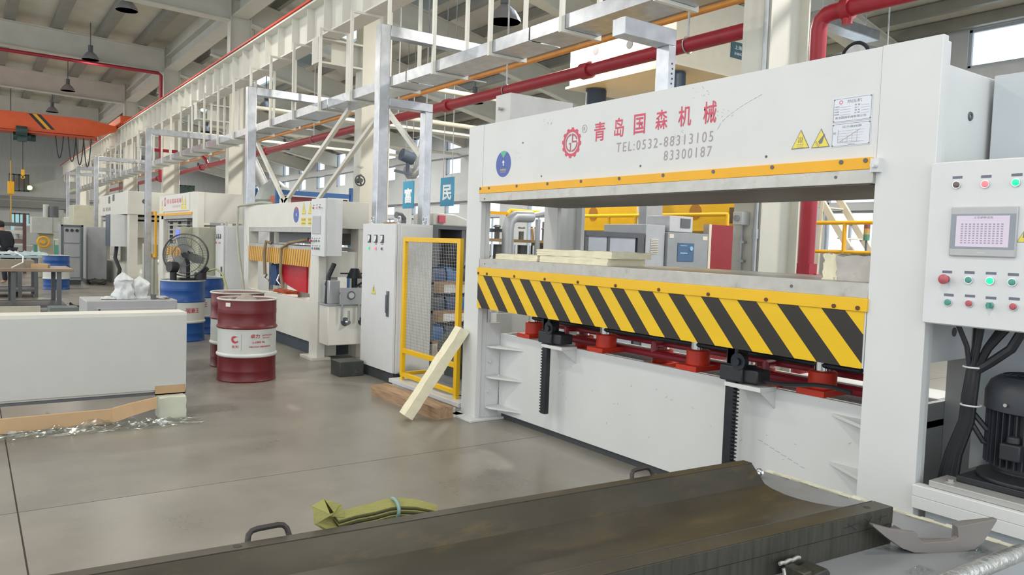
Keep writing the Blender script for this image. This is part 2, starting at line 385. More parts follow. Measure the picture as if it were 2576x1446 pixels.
# columns on the line between the bays
ycol = [4.2+8.1*k for k in range(-1, 7)]
def hsec(mb, x0, x1, yc, w, z0, z1, tf=.02, tw=.014):
    mb.box(x0, yc-w/2, z0, x0+tf, yc+w/2, z1); mb.box(x1-tf, yc-w/2, z0, x1, yc+w/2, z1); mb.box(x0+tf, yc-tw/2-.05, z0, x1-tf, yc+tw/2-.05, z1)
    return mb
c0 = thing('steel_column', 'x', 'column', (5.66, ycol[1], 0), 'columns between the two bays')
part('shaft', hsec(MB(), 5.4, 5.93, ycol[1], .28, 0, 7.75), beampaint, c0, smooth=False)
mb = MB().box(4.62, ycol[1]-.14, 4.72, 5.4, ycol[1]+.14, 4.75).box(4.62, ycol[1]-.14, 4.34, 5.4, ycol[1]+.14, 4.37).box(4.9, ycol[1]-.01, 4.37, 5.4, ycol[1]+.01, 4.72).box(4.62, ycol[1]-.13, 4.37, 4.64, ycol[1]+.13, 4.72)
part('corbel', mb, beampaint, c0, smooth=False)
part('base_plate', MB().box(5.3, ycol[1]-.25, 0, 6.03, ycol[1]+.25, .03), beampaint, c0, smooth=False)
clab = ['white steel hall column beside the camera side of the first press', 'white steel hall column right behind the nearest press with a switch box on it',
        'white steel hall column seen just left of the tall galvanised post', 'white steel hall column rising behind the second white press',
        'white steel hall column behind the small press with the shelf rack', 'white steel hall column fourth behind the nearest press',
        'white steel hall column fifth behind the nearest press', 'white steel hall column closest to the far wall']
for k, y in enumerate(ycol):
    if k == 1: c0['label'] = clab[1]; continue
    copy_tree(c0, (5.66, y, 0), label=clab[k])
# roof beams: an I girder over each bay at every column row
for k, y in enumerate(ycol):
    for side in ('left', 'right'):
        if side == 'right' and k == 0: continue
        mb = MB(); x0, x1 = (XL, 5.4) if side == 'left' else (5.93, XR)
        if side == 'left': zt = lambda x: zL(x)-.28; h = .78
        else: zt = lambda x: zR(x)-.24; h = .62
        for za, zb, hw in ((-h, -h+.03, .15), (-.03, 0, .15), (-h+.03, -.03, .012)):
            mb.prism([(x0, zt(x0)+za), (x1, zt(x1)+za), (x1, zt(x1)+zb), (x0, zt(x0)+zb)], 1, y-hw, y+hw)
        solo('roof_girder', mb, beampaint, 'cream roof girder across the %s bay, %s from the camera' % (side, ORD[k]), 'girder', (x0 if side == 'right' else x1, y, zt(x1)), 'roof girders of the %s bay' % side, smooth=False)
# longitudinal tie girders between the columns
for k in range(len(ycol)-1):
    a, b = ycol[k]+.14, ycol[k+1]-.14
    mb = MB().box(5.45, a, 7.0, 5.85, b, 7.04).box(5.45, a, 7.42, 5.85, b, 7.46).box(5.63, a, 7.04, 5.67, b, 7.42)
    solo('tie_girder', mb, beampaint, 'cream lengthwise tie girder under the roof, %s bay from the camera' % ORD[k], 'girder', (5.65, a, 7.0), 'lengthwise tie girders', smooth=False)
# extra right-bay rafters at mid bay
for k in range(7):
    y = 8.25+8.1*k-4.05*2; x0, x1 = 5.95, XR; mb = MB(); zt = lambda x: zR(x)-.24
    for za, zb, hw in ((-.62, -.59, .1), (-.03, 0, .1), (-.59, -.03, .01)):
        mb.prism([(x0, zt(x0)+za), (x1, zt(x1)+za), (x1, zt(x1)+zb), (x0, zt(x0)+zb)], 1, y-hw, y+hw)
    solo('roof_rafter', mb, beampaint, 'slim cream rafter at mid bay over the right bay, %s from the camera' % ORD[k], 'girder', (x0, y, zt(x0)), 'slim rafters of the right bay', smooth=False)

# ================================================================== CRANE RUNWAY
rw = thing('crane_runway_beam', 'long white runway I beam with web stiffeners and red conductor rail on top', 'beam', (4.8, 0, 4.76))
part('web', MB().box(4.79, YB, 4.78, 4.81, YE-.5, 5.35), white2, rw, smooth=False)
part('bottom_flange', MB().box(4.65, YB, 4.755, 4.95, YE-.5, 4.78), white2, rw, smooth=False)
part('top_flange', MB().box(4.62, YB, 5.35, 4.98, YE-.5, 5.38), white2, rw, smooth=False)
part('conductor_rail', MB().box(4.63, YB, 5.42, 4.66, YE-.5, 5.455), mat('red_conductor_rail', 'd2412c', .5), rw, smooth=False)
part('rail', MB().box(4.77, YB, 5.38, 4.83, YE-.5, 5.44), darkin, rw, smooth=False)
stf = None
for k in range(70):
    y = 2.3+.75*k
    if y > YE-1: break
    if stf is None: stf = part('stiffener', MB().box(4.665, y, 4.78, 4.79, y+.012, 5.35), white2, rw, smooth=False); y00 = y
    else:
        c = stf.copy(); COL.objects.link(c); c.parent = rw; c.location = (0, y-y00, 0)
# crane girder in orange
cr = thing('overhead_crane', 'orange single girder overhead crane spanning the left bay', 'crane', (-2, 33, 4.95))
mb = MB().prism([(XL+.6, 4.95), (3.9, 5.0), (4.6, 5.28), (4.6, 5.45), (3.6, 5.62), (XL+.6, 5.62)], 1, 32.75, 33.25)
part('girder', mb, orange, cr)
part('girder_flange', MB().box(XL+.6, 32.6, 4.9, 3.9, 33.4, 4.96), mat('darker_crane_orange', 'b6431b', .5), cr, smooth=False)
part('end_carriage', MB().box(4.55, 31.6, 5.46, 5.0, 34.4, 5.74), orange, cr, bevel=.03)
for i in range(3):
    x = 2.2+.13*i; mb = MB(); mb.add([(x-.45, 32.74, 5.6), (x-.33, 32.74, 5.6), (x+.12, 32.74, 5.1), (x, 32.74, 5.1)], [(0, 1, 2, 3)]) if i != 1 else mb.add([(x-.45, 32.74, 5.6), (x-.33, 32.74, 5.6), (x+.12, 32.74, 5.1), (x, 32.74, 5.1)], [(0, 1, 2, 3)])
    part('hazard_mark', mb, (blackm, yellow, blackm)[i], cr, smooth=False)
hoist = part('hoist', MB().cyl((1.3, 33, 4.78), (1.85, 33, 4.78), .15).box(1.42, 32.8, 4.6, 1.72, 33.2, 4.9).cyl((1.38, 32.7, 4.95), (1.72, 32.7, 4.95), .17).cyl((1.80, 33.1, 4.76), (2.0, 33.1, 4.76), .12), mat('dark_green_hoist', '2f4a4a', .5), cr)
part('hoist_rope', MB().cyl((1.6, 33, 4.6), (1.6, 33, 3.6), .012, n=6), blackm, cr)
part('hook_block', MB().box(1.55, 32.95, 3.4, 1.65, 33.05, 3.6).ring((1.6, 33, 3.33), .05, .015, 'y'), yellow, cr)
for i, (x, d) in enumerate(((3.1, .9), (3.35, 1.0), (3.6, 1.05), (2.7, .8))):
    pts = [(x+.25*t-.1, 32.8, 4.9-d*4*t*(1-t)*1.0) for t in [j/10 for j in range(11)]]
    part('cable_loop', MB().tube(pts, .02, 6), blackm, cr)

# ================================================================== CABLE TRAY AND ITS HANGERS, GALVANISED PORTALS
tr = thing('cable_tray', 'long galvanised cable tray hung under the white runway beam', 'cable tray', (4.68, 0, 3.5))
segs = [(1.0+2.6*k, 1.0+2.6*(k+1)-.03) for k in range(19)]
for a, b in segs:
    mb = MB().box(4.488, a, 3.502, 4.892, b, 3.505).box(4.488, a, 3.505, 4.492, b, 3.63).box(4.888, a, 3.505, 4.892, b, 3.63)
    part('tray_section', mb, galv, tr, smooth=False)
hm = part('cable', MB().tube([(4.68+.05*math.sin(y*.7), y, 3.535) for y in [1+.8*k for k in range(60)]], .03, 6), blackm, tr)
hh = None; ys = [2.05+1.2*k for k in range(36)]
for k, y in enumerate(ys):
    if hh is None:
        hh = thing('tray_hanger', 'x', 'hanger', (4.68, y, 3.48), 'white tray hangers under the runway beam')
        part('upright', MB().box(4.445, y-.02, 3.47, 4.485, y+.02, 4.72), white2, hh, smooth=False)
        part('upright', MB().box(4.895, y-.02, 3.47, 4.935, y+.02, 4.72), white2, hh, smooth=False)
        part('rung', MB().box(4.485, y-.02, 3.47, 4.895, y+.02, 3.5), white2, hh, smooth=False)
        part('clip', MB().box(4.445, y-.015, 4.72, 4.935, y+.015, 4.755), white2, hh, smooth=False); c = hh
    else: c = copy_tree(hh, (4.68, y, 3.48))
    c['label'] = 'white square tube tray hanger under the runway beam, %s from the camera' % ordn(k)
# portals
def portal(y, x0, x1, z, lab, w=.13, post2=None, low=None):
    t = thing('galvanised_portal', lab, 'frame', (x0, y, 0), 'galvanised portals carrying the tray')
    part('post', MB().box(x0-w/2, y-w/2, 0, x0+w/2, y+w/2, z), galv, t, bevel=.008)
    part('crossbar', MB().box(x0+w/2, y-w/2, z-.13, x1, y+w/2, z), galv, t, bevel=.006)
    if low:
        zl, xl = low
        part('lower_bar', MB().box(x0+w/2, y-w/2, zl-.1, xl+.05, y+w/2, zl), galv, t, bevel=.006)
        part('rear_post', MB().box(xl-.05, y-w/2, 0, xl+.05, y+w/2, zl-.1), galv, t, bevel=.006)
    return t
portal(8.1, 3.84, 5.35, 3.93, 'tall galvanised portal rising behind the grey cabinet with three meters', low=(3.12, 4.42))
portal(12.75, 3.74, 5.2, 3.9, 'galvanised portal just behind the second white press', w=.14)
portal(19.4, 3.38, 5.0, 3.88, 'galvanised portal with its post left of the small press with the white board')
portal(28.3, 3.38, 5.0, 3.9, 'galvanised portal just beyond the fourth press')
portal(33.4, 3.38, 5.0, 3.9, 'distant galvanised portal, fifth along the tray')
portal(37.0, 3.38, 5.0, 3.9, 'distant galvanised portal, sixth along the tray')
t = thing('galvanised_portal', 'short galvanised post with a side arm standing on top of the nearest press', 'frame', (4.2, 4.06, 2.441), 'galvanised portals carrying the tray')
part('crossarm', MB().box(3.72, 4.00, 2.99, 4.235, 4.13, 3.11), galv, t, bevel=.004)
part('upright', MB().box(4.165, 4.00, 2.441, 4.235, 4.13, 2.99), galv, t, bevel=.004)
mb = MB()
for i in range(9): mb.cyl((4.20+.006*(i % 2), 3.9995, 2.86-.036*i), (4.20+.006*(i % 2), 3.9985, 2.86-.036*i), .008, n=8)
part('bolt_hole', mb, blackm, t)

# ================================================================== NEAREST PRESS
P1 = thing('hydraulic_press', 'big white hot press nearest the camera with red lettering and hazard striped table', 'press', (3.5, 3.7, 0))
def column(y0, y1, nm, o):
    mb = MB().box(3.5, y0, 0.02, 3.548, y1, 2.49).box(3.548, y0+.012, .02, 3.60, y1-.004, 2.475)
    return part(nm, mb, white, P1, bevel=.002)
column(1.725, 2.0, 'column', 0); column(5.42, 5.645, 'column', 1)
part('side_plate', MB().box(3.60, 1.76, 1.02, 4.32, 1.78, 2.385), white, P1, bevel=.002)
part('plate_hole', MB().ring((3.865, 1.758, 2.18), .016, .006, 'y', 16, 6), darkin, P1)
part('plate_hole', MB().cyl((3.85, 1.76, 1.156), (3.85, 1.757, 1.156), .022, n=16), darkin, P1)
part('side_plate', MB().box(3.60, 5.6, 1.96, 4.32, 5.62, 2.40), white, P1)
for y0, y1 in ((1.76, 2.0), (5.42, 5.62)):
    part('rear_column', MB().box(4.32, y0, 0, 4.36, y1, 2.4).box(4.36, (y0+y1)/2-.02, 0, 4.6, (y0+y1)/2+.02, 2.4).box(4.6, y0, 0, 4.64, y1, 2.4), white, P1, bevel=.003)
part('foot_plate', MB().box(3.42, 5.36, 0, 3.95, 5.72, .02), white, P1, bevel=.003)
part('foot_plate', MB().box(3.42, 1.71, 0, 3.95, 2.05, .02), white, P1, bevel=.003)
part('foot_plate', MB().box(4.25, 5.36, 0, 4.7, 5.72, .02), white, P1)
part('crown', MB().box(3.503, 2.002, 1.96, 3.55, 5.418, 2.488).box(3.55, 2.05, 1.96, 4.34, 5.38, 2.03).box(3.55, 2.05, 2.38, 4.34, 5.38, 2.44).box(4.3, 2.002, 1.96, 4.34, 5.418, 2.44), white, P1, bevel=.002)
part('upper_platen', MB().box(3.478, 2.0, 1.848, 4.4, 5.42, 1.916), steel, P1, bevel=.003)
part('upper_edge_strip', MB().box(3.478, 2.012, 1.916, 3.502, 5.43, 1.972), yellow, P1, bevel=.002)
part('strip_bracket', MB().box(3.47, 1.97, 1.9, 3.52, 2.012, 1.965).cyl((3.49, 1.985, 1.93), (3.44, 1.985, 1.93), .012), white, P1, label='white angle bracket at the right end of the strip')
for y in (5.41, 5.28, 4.89, 4.5, 4.12, 3.735, 3.345, 2.955, 2.56, 2.165, 2.04):
    part('screw', MB().cyl((3.479, y, 1.957), (3.474, y, 1.957), .011, n=10), darkin, P1)
    part('screw', MB().cyl((3.486, y, 1.254), (3.481, y, 1.254), .011, n=10), mat('rusty_screw', '5b3a24', .6), P1)
part('lower_platen', MB().box(3.5, 2.0, 1.30, 4.4, 5.43, 1.376), steel, P1, bevel=.003)
part('lower_edge_strip', MB().box(3.486, 1.995, 1.238, 3.5, 5.434, 1.302), yellowb, P1, bevel=.002)
part('hazard_board', MB().box(3.495, 2.012, .963, 3.5, 5.432, 1.24), stripemat('hazard_stripes_near', 'e6bb08', '26211a', .2595, .92, 5.29-1.237*.92-3.7-.066, .5), P1, smooth=False)
part('board_rim', MB().box(3.5, 2.004, .965, 3.53, 2.012, 1.24), white, P1)
part('table_frame', MB().box(3.56, 2.06, 1.1, 4.35, 5.36, 1.3), darkin, P1)
part('table_web', MB().box(3.75, 2.1, 1.0, 3.8, 5.3, 1.1).box(4.1, 2.1, 1.0, 4.15, 5.3, 1.1), white, P1)
part('heating_plate', MB().box(3.49, 2.02, 1.843, 4.39, 5.40, 1.848), mat('shade_darkened_platen_face', '6e6963', .55, metal=.1, var=.12, scale=3), P1)  # thin underside sheet, its colour darkened to stand in for shade below the platen
part('bed', MB().box(3.74, 2.0, .05, 3.77, 5.42, .735).box(3.77, 2.0, .6, 4.36, 5.42, .64).box(4.33, 2.0, .05, 4.36, 5.42, .735).box(3.77, 2.0, .05, 4.33, 2.03, .735).box(3.77, 5.39, .05, 4.33, 5.42, .735), white, P1, bevel=.002)
part('plinth', MB().box(3.76, 2.02, 0, 4.33, 5.4, .05), kick, P1)
for z in (.63, .37, .11):
    part('gusset', MB().prism([(3.60, 5.42), (3.74, 5.42), (3.74, 5.08), (3.60, 5.36)], 2, z-.008, z+.008), white, P1, smooth=False)
    part('gusset', MB().prism([(3.60, 2.0), (3.74, 2.0), (3.74, 2.30), (3.60, 2.05)], 2, z-.008+.03, z+.008+.03), white, P1, smooth=False)
part('web_plate', MB().box(3.60, 5.428, .02, 3.74, 5.44, .83), white, P1); part('web_plate', MB().box(3.60, 1.97, .02, 3.74, 1.995, .735), white, P1)
for z in (.5, .24): part('anchor_bolt', MB().cyl((3.63, 5.43, z), (3.63, 5.405, z), .013, n=6), white, P1)
# cylinders
for y in (5.10, 4.21, 3.33, 2.44):
    for x in (3.86, 4.2):
        y2 = y if x < 4 else y-.25
        if y2 < 2.25: continue
        b0 = .735 if x < 4 else .64
        c = part('ram_cylinder', MB().box(x-.115, y2-.085, b0, x+.115, y2+.085, b0+.034).lathe([(.068, b0+.03), (.076, b0+.034), (.076, b0+.125), (.066, b0+.132), (.0, b0+.132)], (x, y2, 0)), redmach, P1, bevel=.002)
        part('ram_rod', MB().cyl((x, y2, b0+.13), (x, y2, 1.1), .052, n=20), chrome, c)
part('oil_pipe', MB().tube([(3.98, 5.3, .76), (3.98, 2.1, .76)], .028, 10), redpipe, P1)
part('oil_pipe', MB().tube([(4.07, 5.3, .83), (4.07, 2.1, .83)], .022, 10), redpipe, P1)
for y in (4.82, 3.84, 2.9): part('pipe_branch', MB().tube([(3.98, y, .76), (3.98, y, .83), (4.07, y, .83)], .026, 8), redpipe, P1)
part('tie_shaft', MB().cyl((3.83, 2.2, .9), (3.83, 5.1, .9), .018), blacks, P1)
part('crossbeam', MB().box(4.26, 2.1, .86, 4.31, 5.35, .97), darkin, P1)
for y in (4.62, 2.865):
    s = 1 if y > 4 else -1
    r = part('rack_bar', MB().box(3.60, y-.028, .21 if y > 4 else .05, 3.64, y+.028, 1.06), blacks, P1, bevel=.002)
    mb = MB(); z = .215
    ye = y+.028*s
    while z < 1.0:
        mb.prism([(ye, z), (ye+.017*s, z+.004), (ye+.017*s, z+.010), (ye, z+.014)], 0, 3.602, 3.638); z += .022
    tag(part('rack_teeth', mb, blacks, r, smooth=False), kind='stuff')
    g = part('gear_housing', MB().box(3.58, y-.10, .76, 3.72, y+.06, .85).box(3.6, y-.19, .765, 3.72, y-.09, .84).box(3.6, y-.05, .85, 3.7, y+.03, .97), blackm, P1, bevel=.008)
    part('pinion', MB().cyl((3.575, y-.07, .88), (3.61, y-.07, .88), .05, n=18).cyl((3.56, y-.07, .88), (3.62, y-.07, .88), .022, n=12), blacks, g)
    part('shelf_bracket', MB().box(3.59, y-.22, .725, 3.74, y+.03, .75).prism([(3.6, .725), (3.74, .725), (3.74, .62)], 1, y-.215, y-.205), white, P1, bevel=.002)
part('hose', MB().tube([(3.66, y_, .8+.02*math.sin(y_*9)) for y_ in [2.75-.1*i for i in range(7)]], .012, 6), blackm, P1)
part('tank_box', MB().box(3.745, 5.40, 2.44, 4.43, 5.62, 2.785), mat('primed_steel_plate', 'c2c2c0', .45, var=.07, scale=7, dirt=('8d8f98', 4, .66, .5)), P1, bevel=.003)
part('lug_bolt', MB().cyl((3.745, 5.525, 2.66), (3.70, 5.525, 2.66), .014, n=6).box(3.715, 5.49, 2.655, 3.73, 5.55, 2.668), steel, P1)
for y, z in ((5.34, 1.87), (4.61, 2.02), (3.57, 2.03), (2.62, 2.02), (2.19, 1.885), (4.86, 2.29)):
    part('port_hole', MB().cyl((3.5025 if z > 1.96 else 3.477, y, z), (3.49 if 0 else (3.5015 if z > 1.96 else 3.476), y, z), .008, n=10), darkin, P1)
part('port_hole', MB().cyl((3.499, 5.34, 1.335), (3.4985, 5.34, 1.335), .006, n=8).cyl((3.499, 2.42, 1.335), (3.4985, 2.42, 1.335), .009, n=8), darkin, P1)
# lettering, logo, stickers and plates on the crown (faces -x; text runs towards -y)
Xp = 3.5022
chars = [('青', 4.03, 3.918, 2.223, 2.353), ('岛', 3.828, 3.738, 2.233, 2.36), ('国', 3.645, 3.543, 2.234, 2.362), ('森', 3.453, 3.353, 2.244, 2.366), ('机', 3.264, 3.163, 2.243, 2.365), ('械', 3.07, 2.974, 2.24, 2.368)]
for c, ya, yb, za, zb in chars: text('lettering', c, FX, (Xp, ya, za), zb-za, ya-yb, redtxt, P1, bold=.012)
text('lettering', 'TEL:0532-88313105', FX, (Xp, 3.80, 2.134), .062, .81, greytxt, P1, shear=.04, sp=1.3)
text('lettering', '83300187', FX, (Xp, 3.37, 2.05), .06, .375, greytxt, P1, shear=.04, sp=1.3)
text('lettering', 'R', FX, (Xp, 4.142, 2.31), .026, .019, greytxt, P1)
ringp = MB(); ringp.ring((Xp-.0008, 4.133, 2.323), .026, .002, 'x', 24, 4, (.2, 1, 1)); part('lettering', ringp, greytxt, P1)
# gear emblem
cy, cz, ro = 4.27, 2.238, .094
mb = MB(); n = 96; vs = []; fs = []
for i in range(n):
    a = 2*PI*i/n; tooth = (i % 8) < 4; r1 = ro*(1.13 if tooth else 1.0); r0 = ro*.8
    vs.append((Xp-.0008, cy-r1*math.sin(a)*1.0, cz+r1*math.cos(a)*1.02)); vs.append((Xp-.0008, cy-r0*math.sin(a), cz+r0*math.cos(a)*1.02))
for i in range(n): j = (i+1) % n; fs.append((2*i, 2*j, 2*j+1, 2*i+1))
mb.add(vs, fs); part('emblem', mb, redtxt, P1, smooth=False)
def arcband(r0, r1, a0, a1, oy=0, oz=0, sx=1, sz=1, n=20):
    p = []
    for i in range(n+1): a = a0+(a1-a0)*i/n; p.append((r1*sx*math.cos(a)+oy, r1*sz*math.sin(a)+oz))
    for i in range(n, -1, -1): a = a0+(a1-a0)*i/n; p.append((r0*sx*math.cos(a)+oy, r0*sz*math.sin(a)+oz))
    return p
brn = mat('emblem_letter_red', 'b06470', .5)
def bandmesh(pts_in, pts_out, x, m, name='emblem'):
    mb = MB(); n = len(pts_in); vs = [(x, cy-p[0], cz+p[1]) for p in pts_in]+[(x, cy-p[0], cz+p[1]) for p in pts_out]
    mb.add(vs, [(i, i+1, n+i+1, n+i) for i in range(n-1)]); part(name, mb, m, P1, smooth=False)
def arc(r, a0, a1, oy=0, oz=0, sz=1, n=18): return [(r*math.cos(a0+(a1-a0)*i/n)+oy, r*sz*math.sin(a0+(a1-a0)*i/n)+oz) for i in range(n+1)]
bandmesh(arc(.052, PI*.5, PI*1.5, -.004), arc(.064, PI*.5, PI*1.5, -.004), Xp-.0008, brn)
bandmesh([(-.004, -.064), (-.004, 0)], [(-.015, -.064), (-.015, 0)], Xp-.0009, brn)
bandmesh([(-.026, 0), (-.004, 0)], [(-.026, -.011), (-.004, -.011)], Xp-.001, brn)
bandmesh(arc(.052, PI*.5, PI*.12, .004), arc(.064, PI*.5, PI*.12, .004), Xp-.0008, brn)
bandmesh([(.004, .064), (.004, .004)], [(.015, .064), (.015, .004)], Xp-.0009, brn)
bandmesh([(.004, .012), (.058, .012)], [(.004, .001), (.058, .001)], Xp-.001, brn)
bandmesh(arc(.052, 0, -PI*.5, .004), arc(.064, 0, -PI*.5, .004), Xp-.0011, brn)
# round sticker
so = part('round_sticker', MB().cyl((Xp, 5.118, 2.144), (Xp-.001, 5.118, 2.144), .104, n=40), stickblue, P1, label='blue and green round sticker')
mb = MB(); mb.prism([(5.118, 2.19)]+[(5.118-.103*math.sin(a), 2.144+.103*math.cos(a)) for a in [-.45+.1*i for i in range(10)]], 0, Xp-.0012, Xp-.002)
part('sticker_print', mb, stickgreen, so, smooth=False)
part('sticker_print', MB().box(Xp-.0012, 5.112, 2.13, Xp-.002, 5.124, 2.155).prism([(5.100, 2.155), (5.118, 2.175), (5.136, 2.155)], 0, Xp-.0012, Xp-.002), whitetxt, so, smooth=False)
text('sticker_print', '质量精品', FX, (Xp-.0013, 5.16, 2.088), .018, .085, trifill, so)
text('sticker_print', 'WWWWWWWW', FX, (Xp-.0013, 5.155, 2.076), .006, .075, whitetxt, so)
# nameplates
def nameplate(y1, y0, z0, z1):
    p = part('nameplate', MB().box(Xp-.0015, y0, z0, Xp, y1, z1), plate, P1, smooth=False)
    mb = MB(); e = Xp-.0022
    for a in ((y0+.004, z0+.004, y1-.004, z0+.0055), (y0+.004, z1-.0055, y1-.004, z1-.004), (y0+.004, z0+.004, y0+.0055, z1-.004), (y1-.0055, z0+.004, y1-.004, z1-.004)): mb.box(e, a[0], a[1], Xp-.0015, a[2], a[3])
    part('plate_border', mb, darktxt, p, smooth=False)
    mb = MB()
    for y in (y0+.007, y1-.007):
        for z in (z0+.007, z1-.007): mb.cyl((e-.001, y, z), (Xp, y, z), .004, n=8)
    part('rivet', mb, darktxt, p); return p
n1 = nameplate(2.240, 2.036, 2.155, 2.274); n2 = nameplate(2.240, 2.036, 2.036, 2.151)
nx = Xp-.0012
text('plate_print', '热压机', FX, (nx, 2.165, 2.245), .016, .075, darktxt, n1)
mb = MB(); mb.ring((nx-.0008, 2.198, 2.253), .008, .0015, 'x', 16, 4, (.2, 1, 1)); part('plate_print', mb, redtxt, n1)
for i, (a, b) in enumerate((('产品型号', '重 量'), ('总压力', '出 厂'), ('热板温度', '编 号'), ('热板规格', '日 期'))):
    text('plate_print', a, FX, (nx, 2.232, 2.229-.0125*i), .007, .027, darktxt, n1); text('plate_print', b, FX, (nx, 2.125, 2.229-.0125*i), .007, .027, darktxt, n1)
    part('plate_print', MB().box(nx-.0012, 2.145, 2.228-.0125*i, nx-.0008, 2.2, 2.2288-.0125*i).box(nx-.0012, 2.05, 2.228-.0125*i, nx-.0008, 2.093, 2.2288-.0125*i), darktxt, n1, smooth=False)
text('plate_print', '青岛国森机械有限公司', FX, (nx, 2.225, 2.172), .012, .16, darktxt, n1)
text('plate_print', '压力曲线图', FX, (nx, 2.185, 2.126), .011, .1, darktxt, n2)
text('plate_print', '表压', FX, (nx, 2.231, 2.098), .012, .016, darktxt, n2)
mb = MB()
for i in range(5): mb.box(nx-.0012, 2.09-.006*i, 2.06+.013*i, nx-.0008, 2.205, 2.0605+.013*i)
mb.box(nx-.0012, 2.2045, 2.055, nx-.0008, 2.2055, 2.12).box(nx-.0012, 2.07, 2.055, nx-.0008, 2.205, 2.056)
for i in range(4): mb.box(nx-.0012, 2.18-.025*i, 2.055, nx-.0008, 2.1805-.025*i, 2.075+.012*i)
part('plate_print', mb, darktxt, n2, smooth=False)
part('plate_print', MB().bar((nx-.001, 2.195, 2.06), (nx-.001, 2.09, 2.115), .0008), redtxt, n2, smooth=False)
text('plate_print', '总压力 kN', FX, (nx, 2.15, 2.043), .006, .035, darktxt, n2)
def warn(yc, zc, s, kind, par, X_=Xp, wx=1.0, face='x', m=trifill, border=darktxt):
    """triangular warning sticker, s = side"""
    h = s*.92
    def tri(k, e0, e1, mm, nm):
        mb = MB(); pl = [(-s/2*k*wx, -h*.36*k), (s/2*k*wx, -h*.36*k), (0, h*.64*k)]
        if face == 'x': mb.prism([(yc-p[0], zc+p[1]) for p in pl], 0, X_-e0, X_-e1)
        else: mb.prism([(yc+p[0], zc+p[1]) for p in pl], 1, X_-e0, X_-e1)
        return part(nm, mb, mm, par, smooth=False)
    a = tri(1, 0, .0008, border, 'warning_sticker'); par = a
    tri(.88, .0009, .0015, m, 'sticker_face')
    mb = MB(); e0, e1 = .0016, .0022
    if kind == 'hot':
        for i in range(3):
            o = (i-1)*.010*s/.11
            for j in range(5): mb.box(X_-e0, yc-o-.001+.002*math.sin(j*1.6), zc-.006+.006*j*s/.11, X_-e1, yc-o+.0015+.002*math.sin(j*1.6), zc+.0015+.006*j*s/.11)
        for i in range(3): mb.box(X_-e0, yc-.02+.0015*i, zc-.014-.008*i, X_-e1, yc+.02-.0015*i, zc-.0125-.008*i)
    elif kind == 'hand':
        mb.prism([(yc+.012, zc-.004), (yc-.018, zc+.032), (yc-.022, zc+.03), (yc-.010, zc-.012), (yc+.004, zc-.018)], 0, X_-e0, X_-e1)
        for i in range(4): mb.bar((X_-.0019, yc+.006+.005*i, zc-.02+.006*i), (X_-.0019, yc+.014+.006*i, zc-.032+.008*i), .0016)
    elif kind == 'bolt':
        pl = [(-.1, .32), (.1, .32), (.0, .08), (.12, .08), (-.06, -.26), (-.01, -.02), (-.12, -.02)]
        if face == 'x': mb.prism([(yc-p[0]*s, zc+p[1]*s) for p in pl], 0, X_-e0, X_-e1)
        else: mb.prism([(yc+p[0]*s, zc+p[1]*s) for p in pl], 1, X_-e0, X_-e1)
    if mb.v: part('sticker_print', mb, border, par, smooth=False)
warn(2.414, 2.080, .106, 'hot', P1); warn(2.299, 2.076, .104, 'hand', P1)
scr = mat('scratch_grey', 'a5a6a8', .6)
rs = random.Random(4)
mb = MB()
for (y, z, n, sp) in ((4.55, 2.42, 14, .06), (3.1, 2.43, 12, .07), (3.25, 2.19, 10, .04), (4.9, 2.2, 5, .05), (2.9, 2.3, 8, .08)):
    for i in range(n):
        a = y+rs.uniform(-sp, sp); b = z+rs.uniform(-.03, .03); mb.bar((Xp-.0003, a, b), (Xp-.0003, a+rs.uniform(-.012, .012), b+rs.uniform(-.008, .008)), .0012)
for i in range(10):
    t0, t1 = i/10, (i+.7)/10; f = lambda t: (Xp-.0003, 2.96-.30*t, 2.2+.16*t**.6); mb.bar(f(t0), f(t1), .0012)
tag(part('scratch_marks', mb, scr, P1, smooth=False), kind='stuff')
mb = MB()
for i in range(26):
    a = rs.uniform(2.15, 5.2); b = rs.uniform(.2, .6); mb.bar((3.7395, a, b), (3.7395, a+rs.uniform(-.02, .02), b+rs.uniform(-.015, .015)), .002)
for i in range(8): mb.bar((3.7395, 2.75-.04*i, .42-.012*i), (3.7395, 2.72-.04*i, .415-.012*i), .0025)
tag(part('scratch_marks', mb, scr, P1, smooth=False), kind='stuff')

# things lying on the press table
def lump(mb, x0, y0, z0, x1, y1, z1, j=.006, n=6, seed=1):
    """rough block with uneven faces"""
    r = random.Random(seed); b = bmesh.new(); bmesh.ops.create_cube(b, size=1); bmesh.ops.subdivide_edges(b, edges=b.edges, cuts=n, use_grid_fill=True)
    for v in b.verts:
        c = v.co; on = sum(abs(abs(q)-.5) < 1e-4 for q in c); k = j*(1.4 if on > 1 else .6)
        v.co = Vector((x0+(c.x+.5)*(x1-x0)+r.uniform(-k, k), y0+(c.y+.5)*(y1-y0)+r.uniform(-k, k), z0+(c.z+.5)*(z1-z0)+(r.uniform(-k, k) if c.z > -.49 else 0)))
    b.verts.index_update(); mb.add([v.co.copy() for v in b.verts], [[v.index for v in f.verts] for f in b.faces]); b.free(); return mb
zt = 1.3765
solo('foam_slab', lump(MB(), 3.62, 4.78, zt, 4.0, 5.36, zt+.046, .003, 6, 1), foam, 'single pale foam slab at the left end of the press table', 'foam', (3.8, 5, zt), 'foam slabs on the press table')
solo('foam_slab', lump(MB(), 3.62, 3.97, zt, 3.98, 4.75, zt+.048, .003, 6, 2), foam, 'lower of the two stacked pale foam slabs on the press table', 'foam', (3.8, 4.3, zt), 'foam slabs on the press table')
solo('foam_slab', lump(MB(), 3.62, 3.93, zt+.05, 4.0, 4.79, zt+.098, .003, 6, 3), foam, 'upper of the two stacked pale foam slabs on the press table', 'foam', (3.8, 4.3, zt+.05), 'foam slabs on the press table')
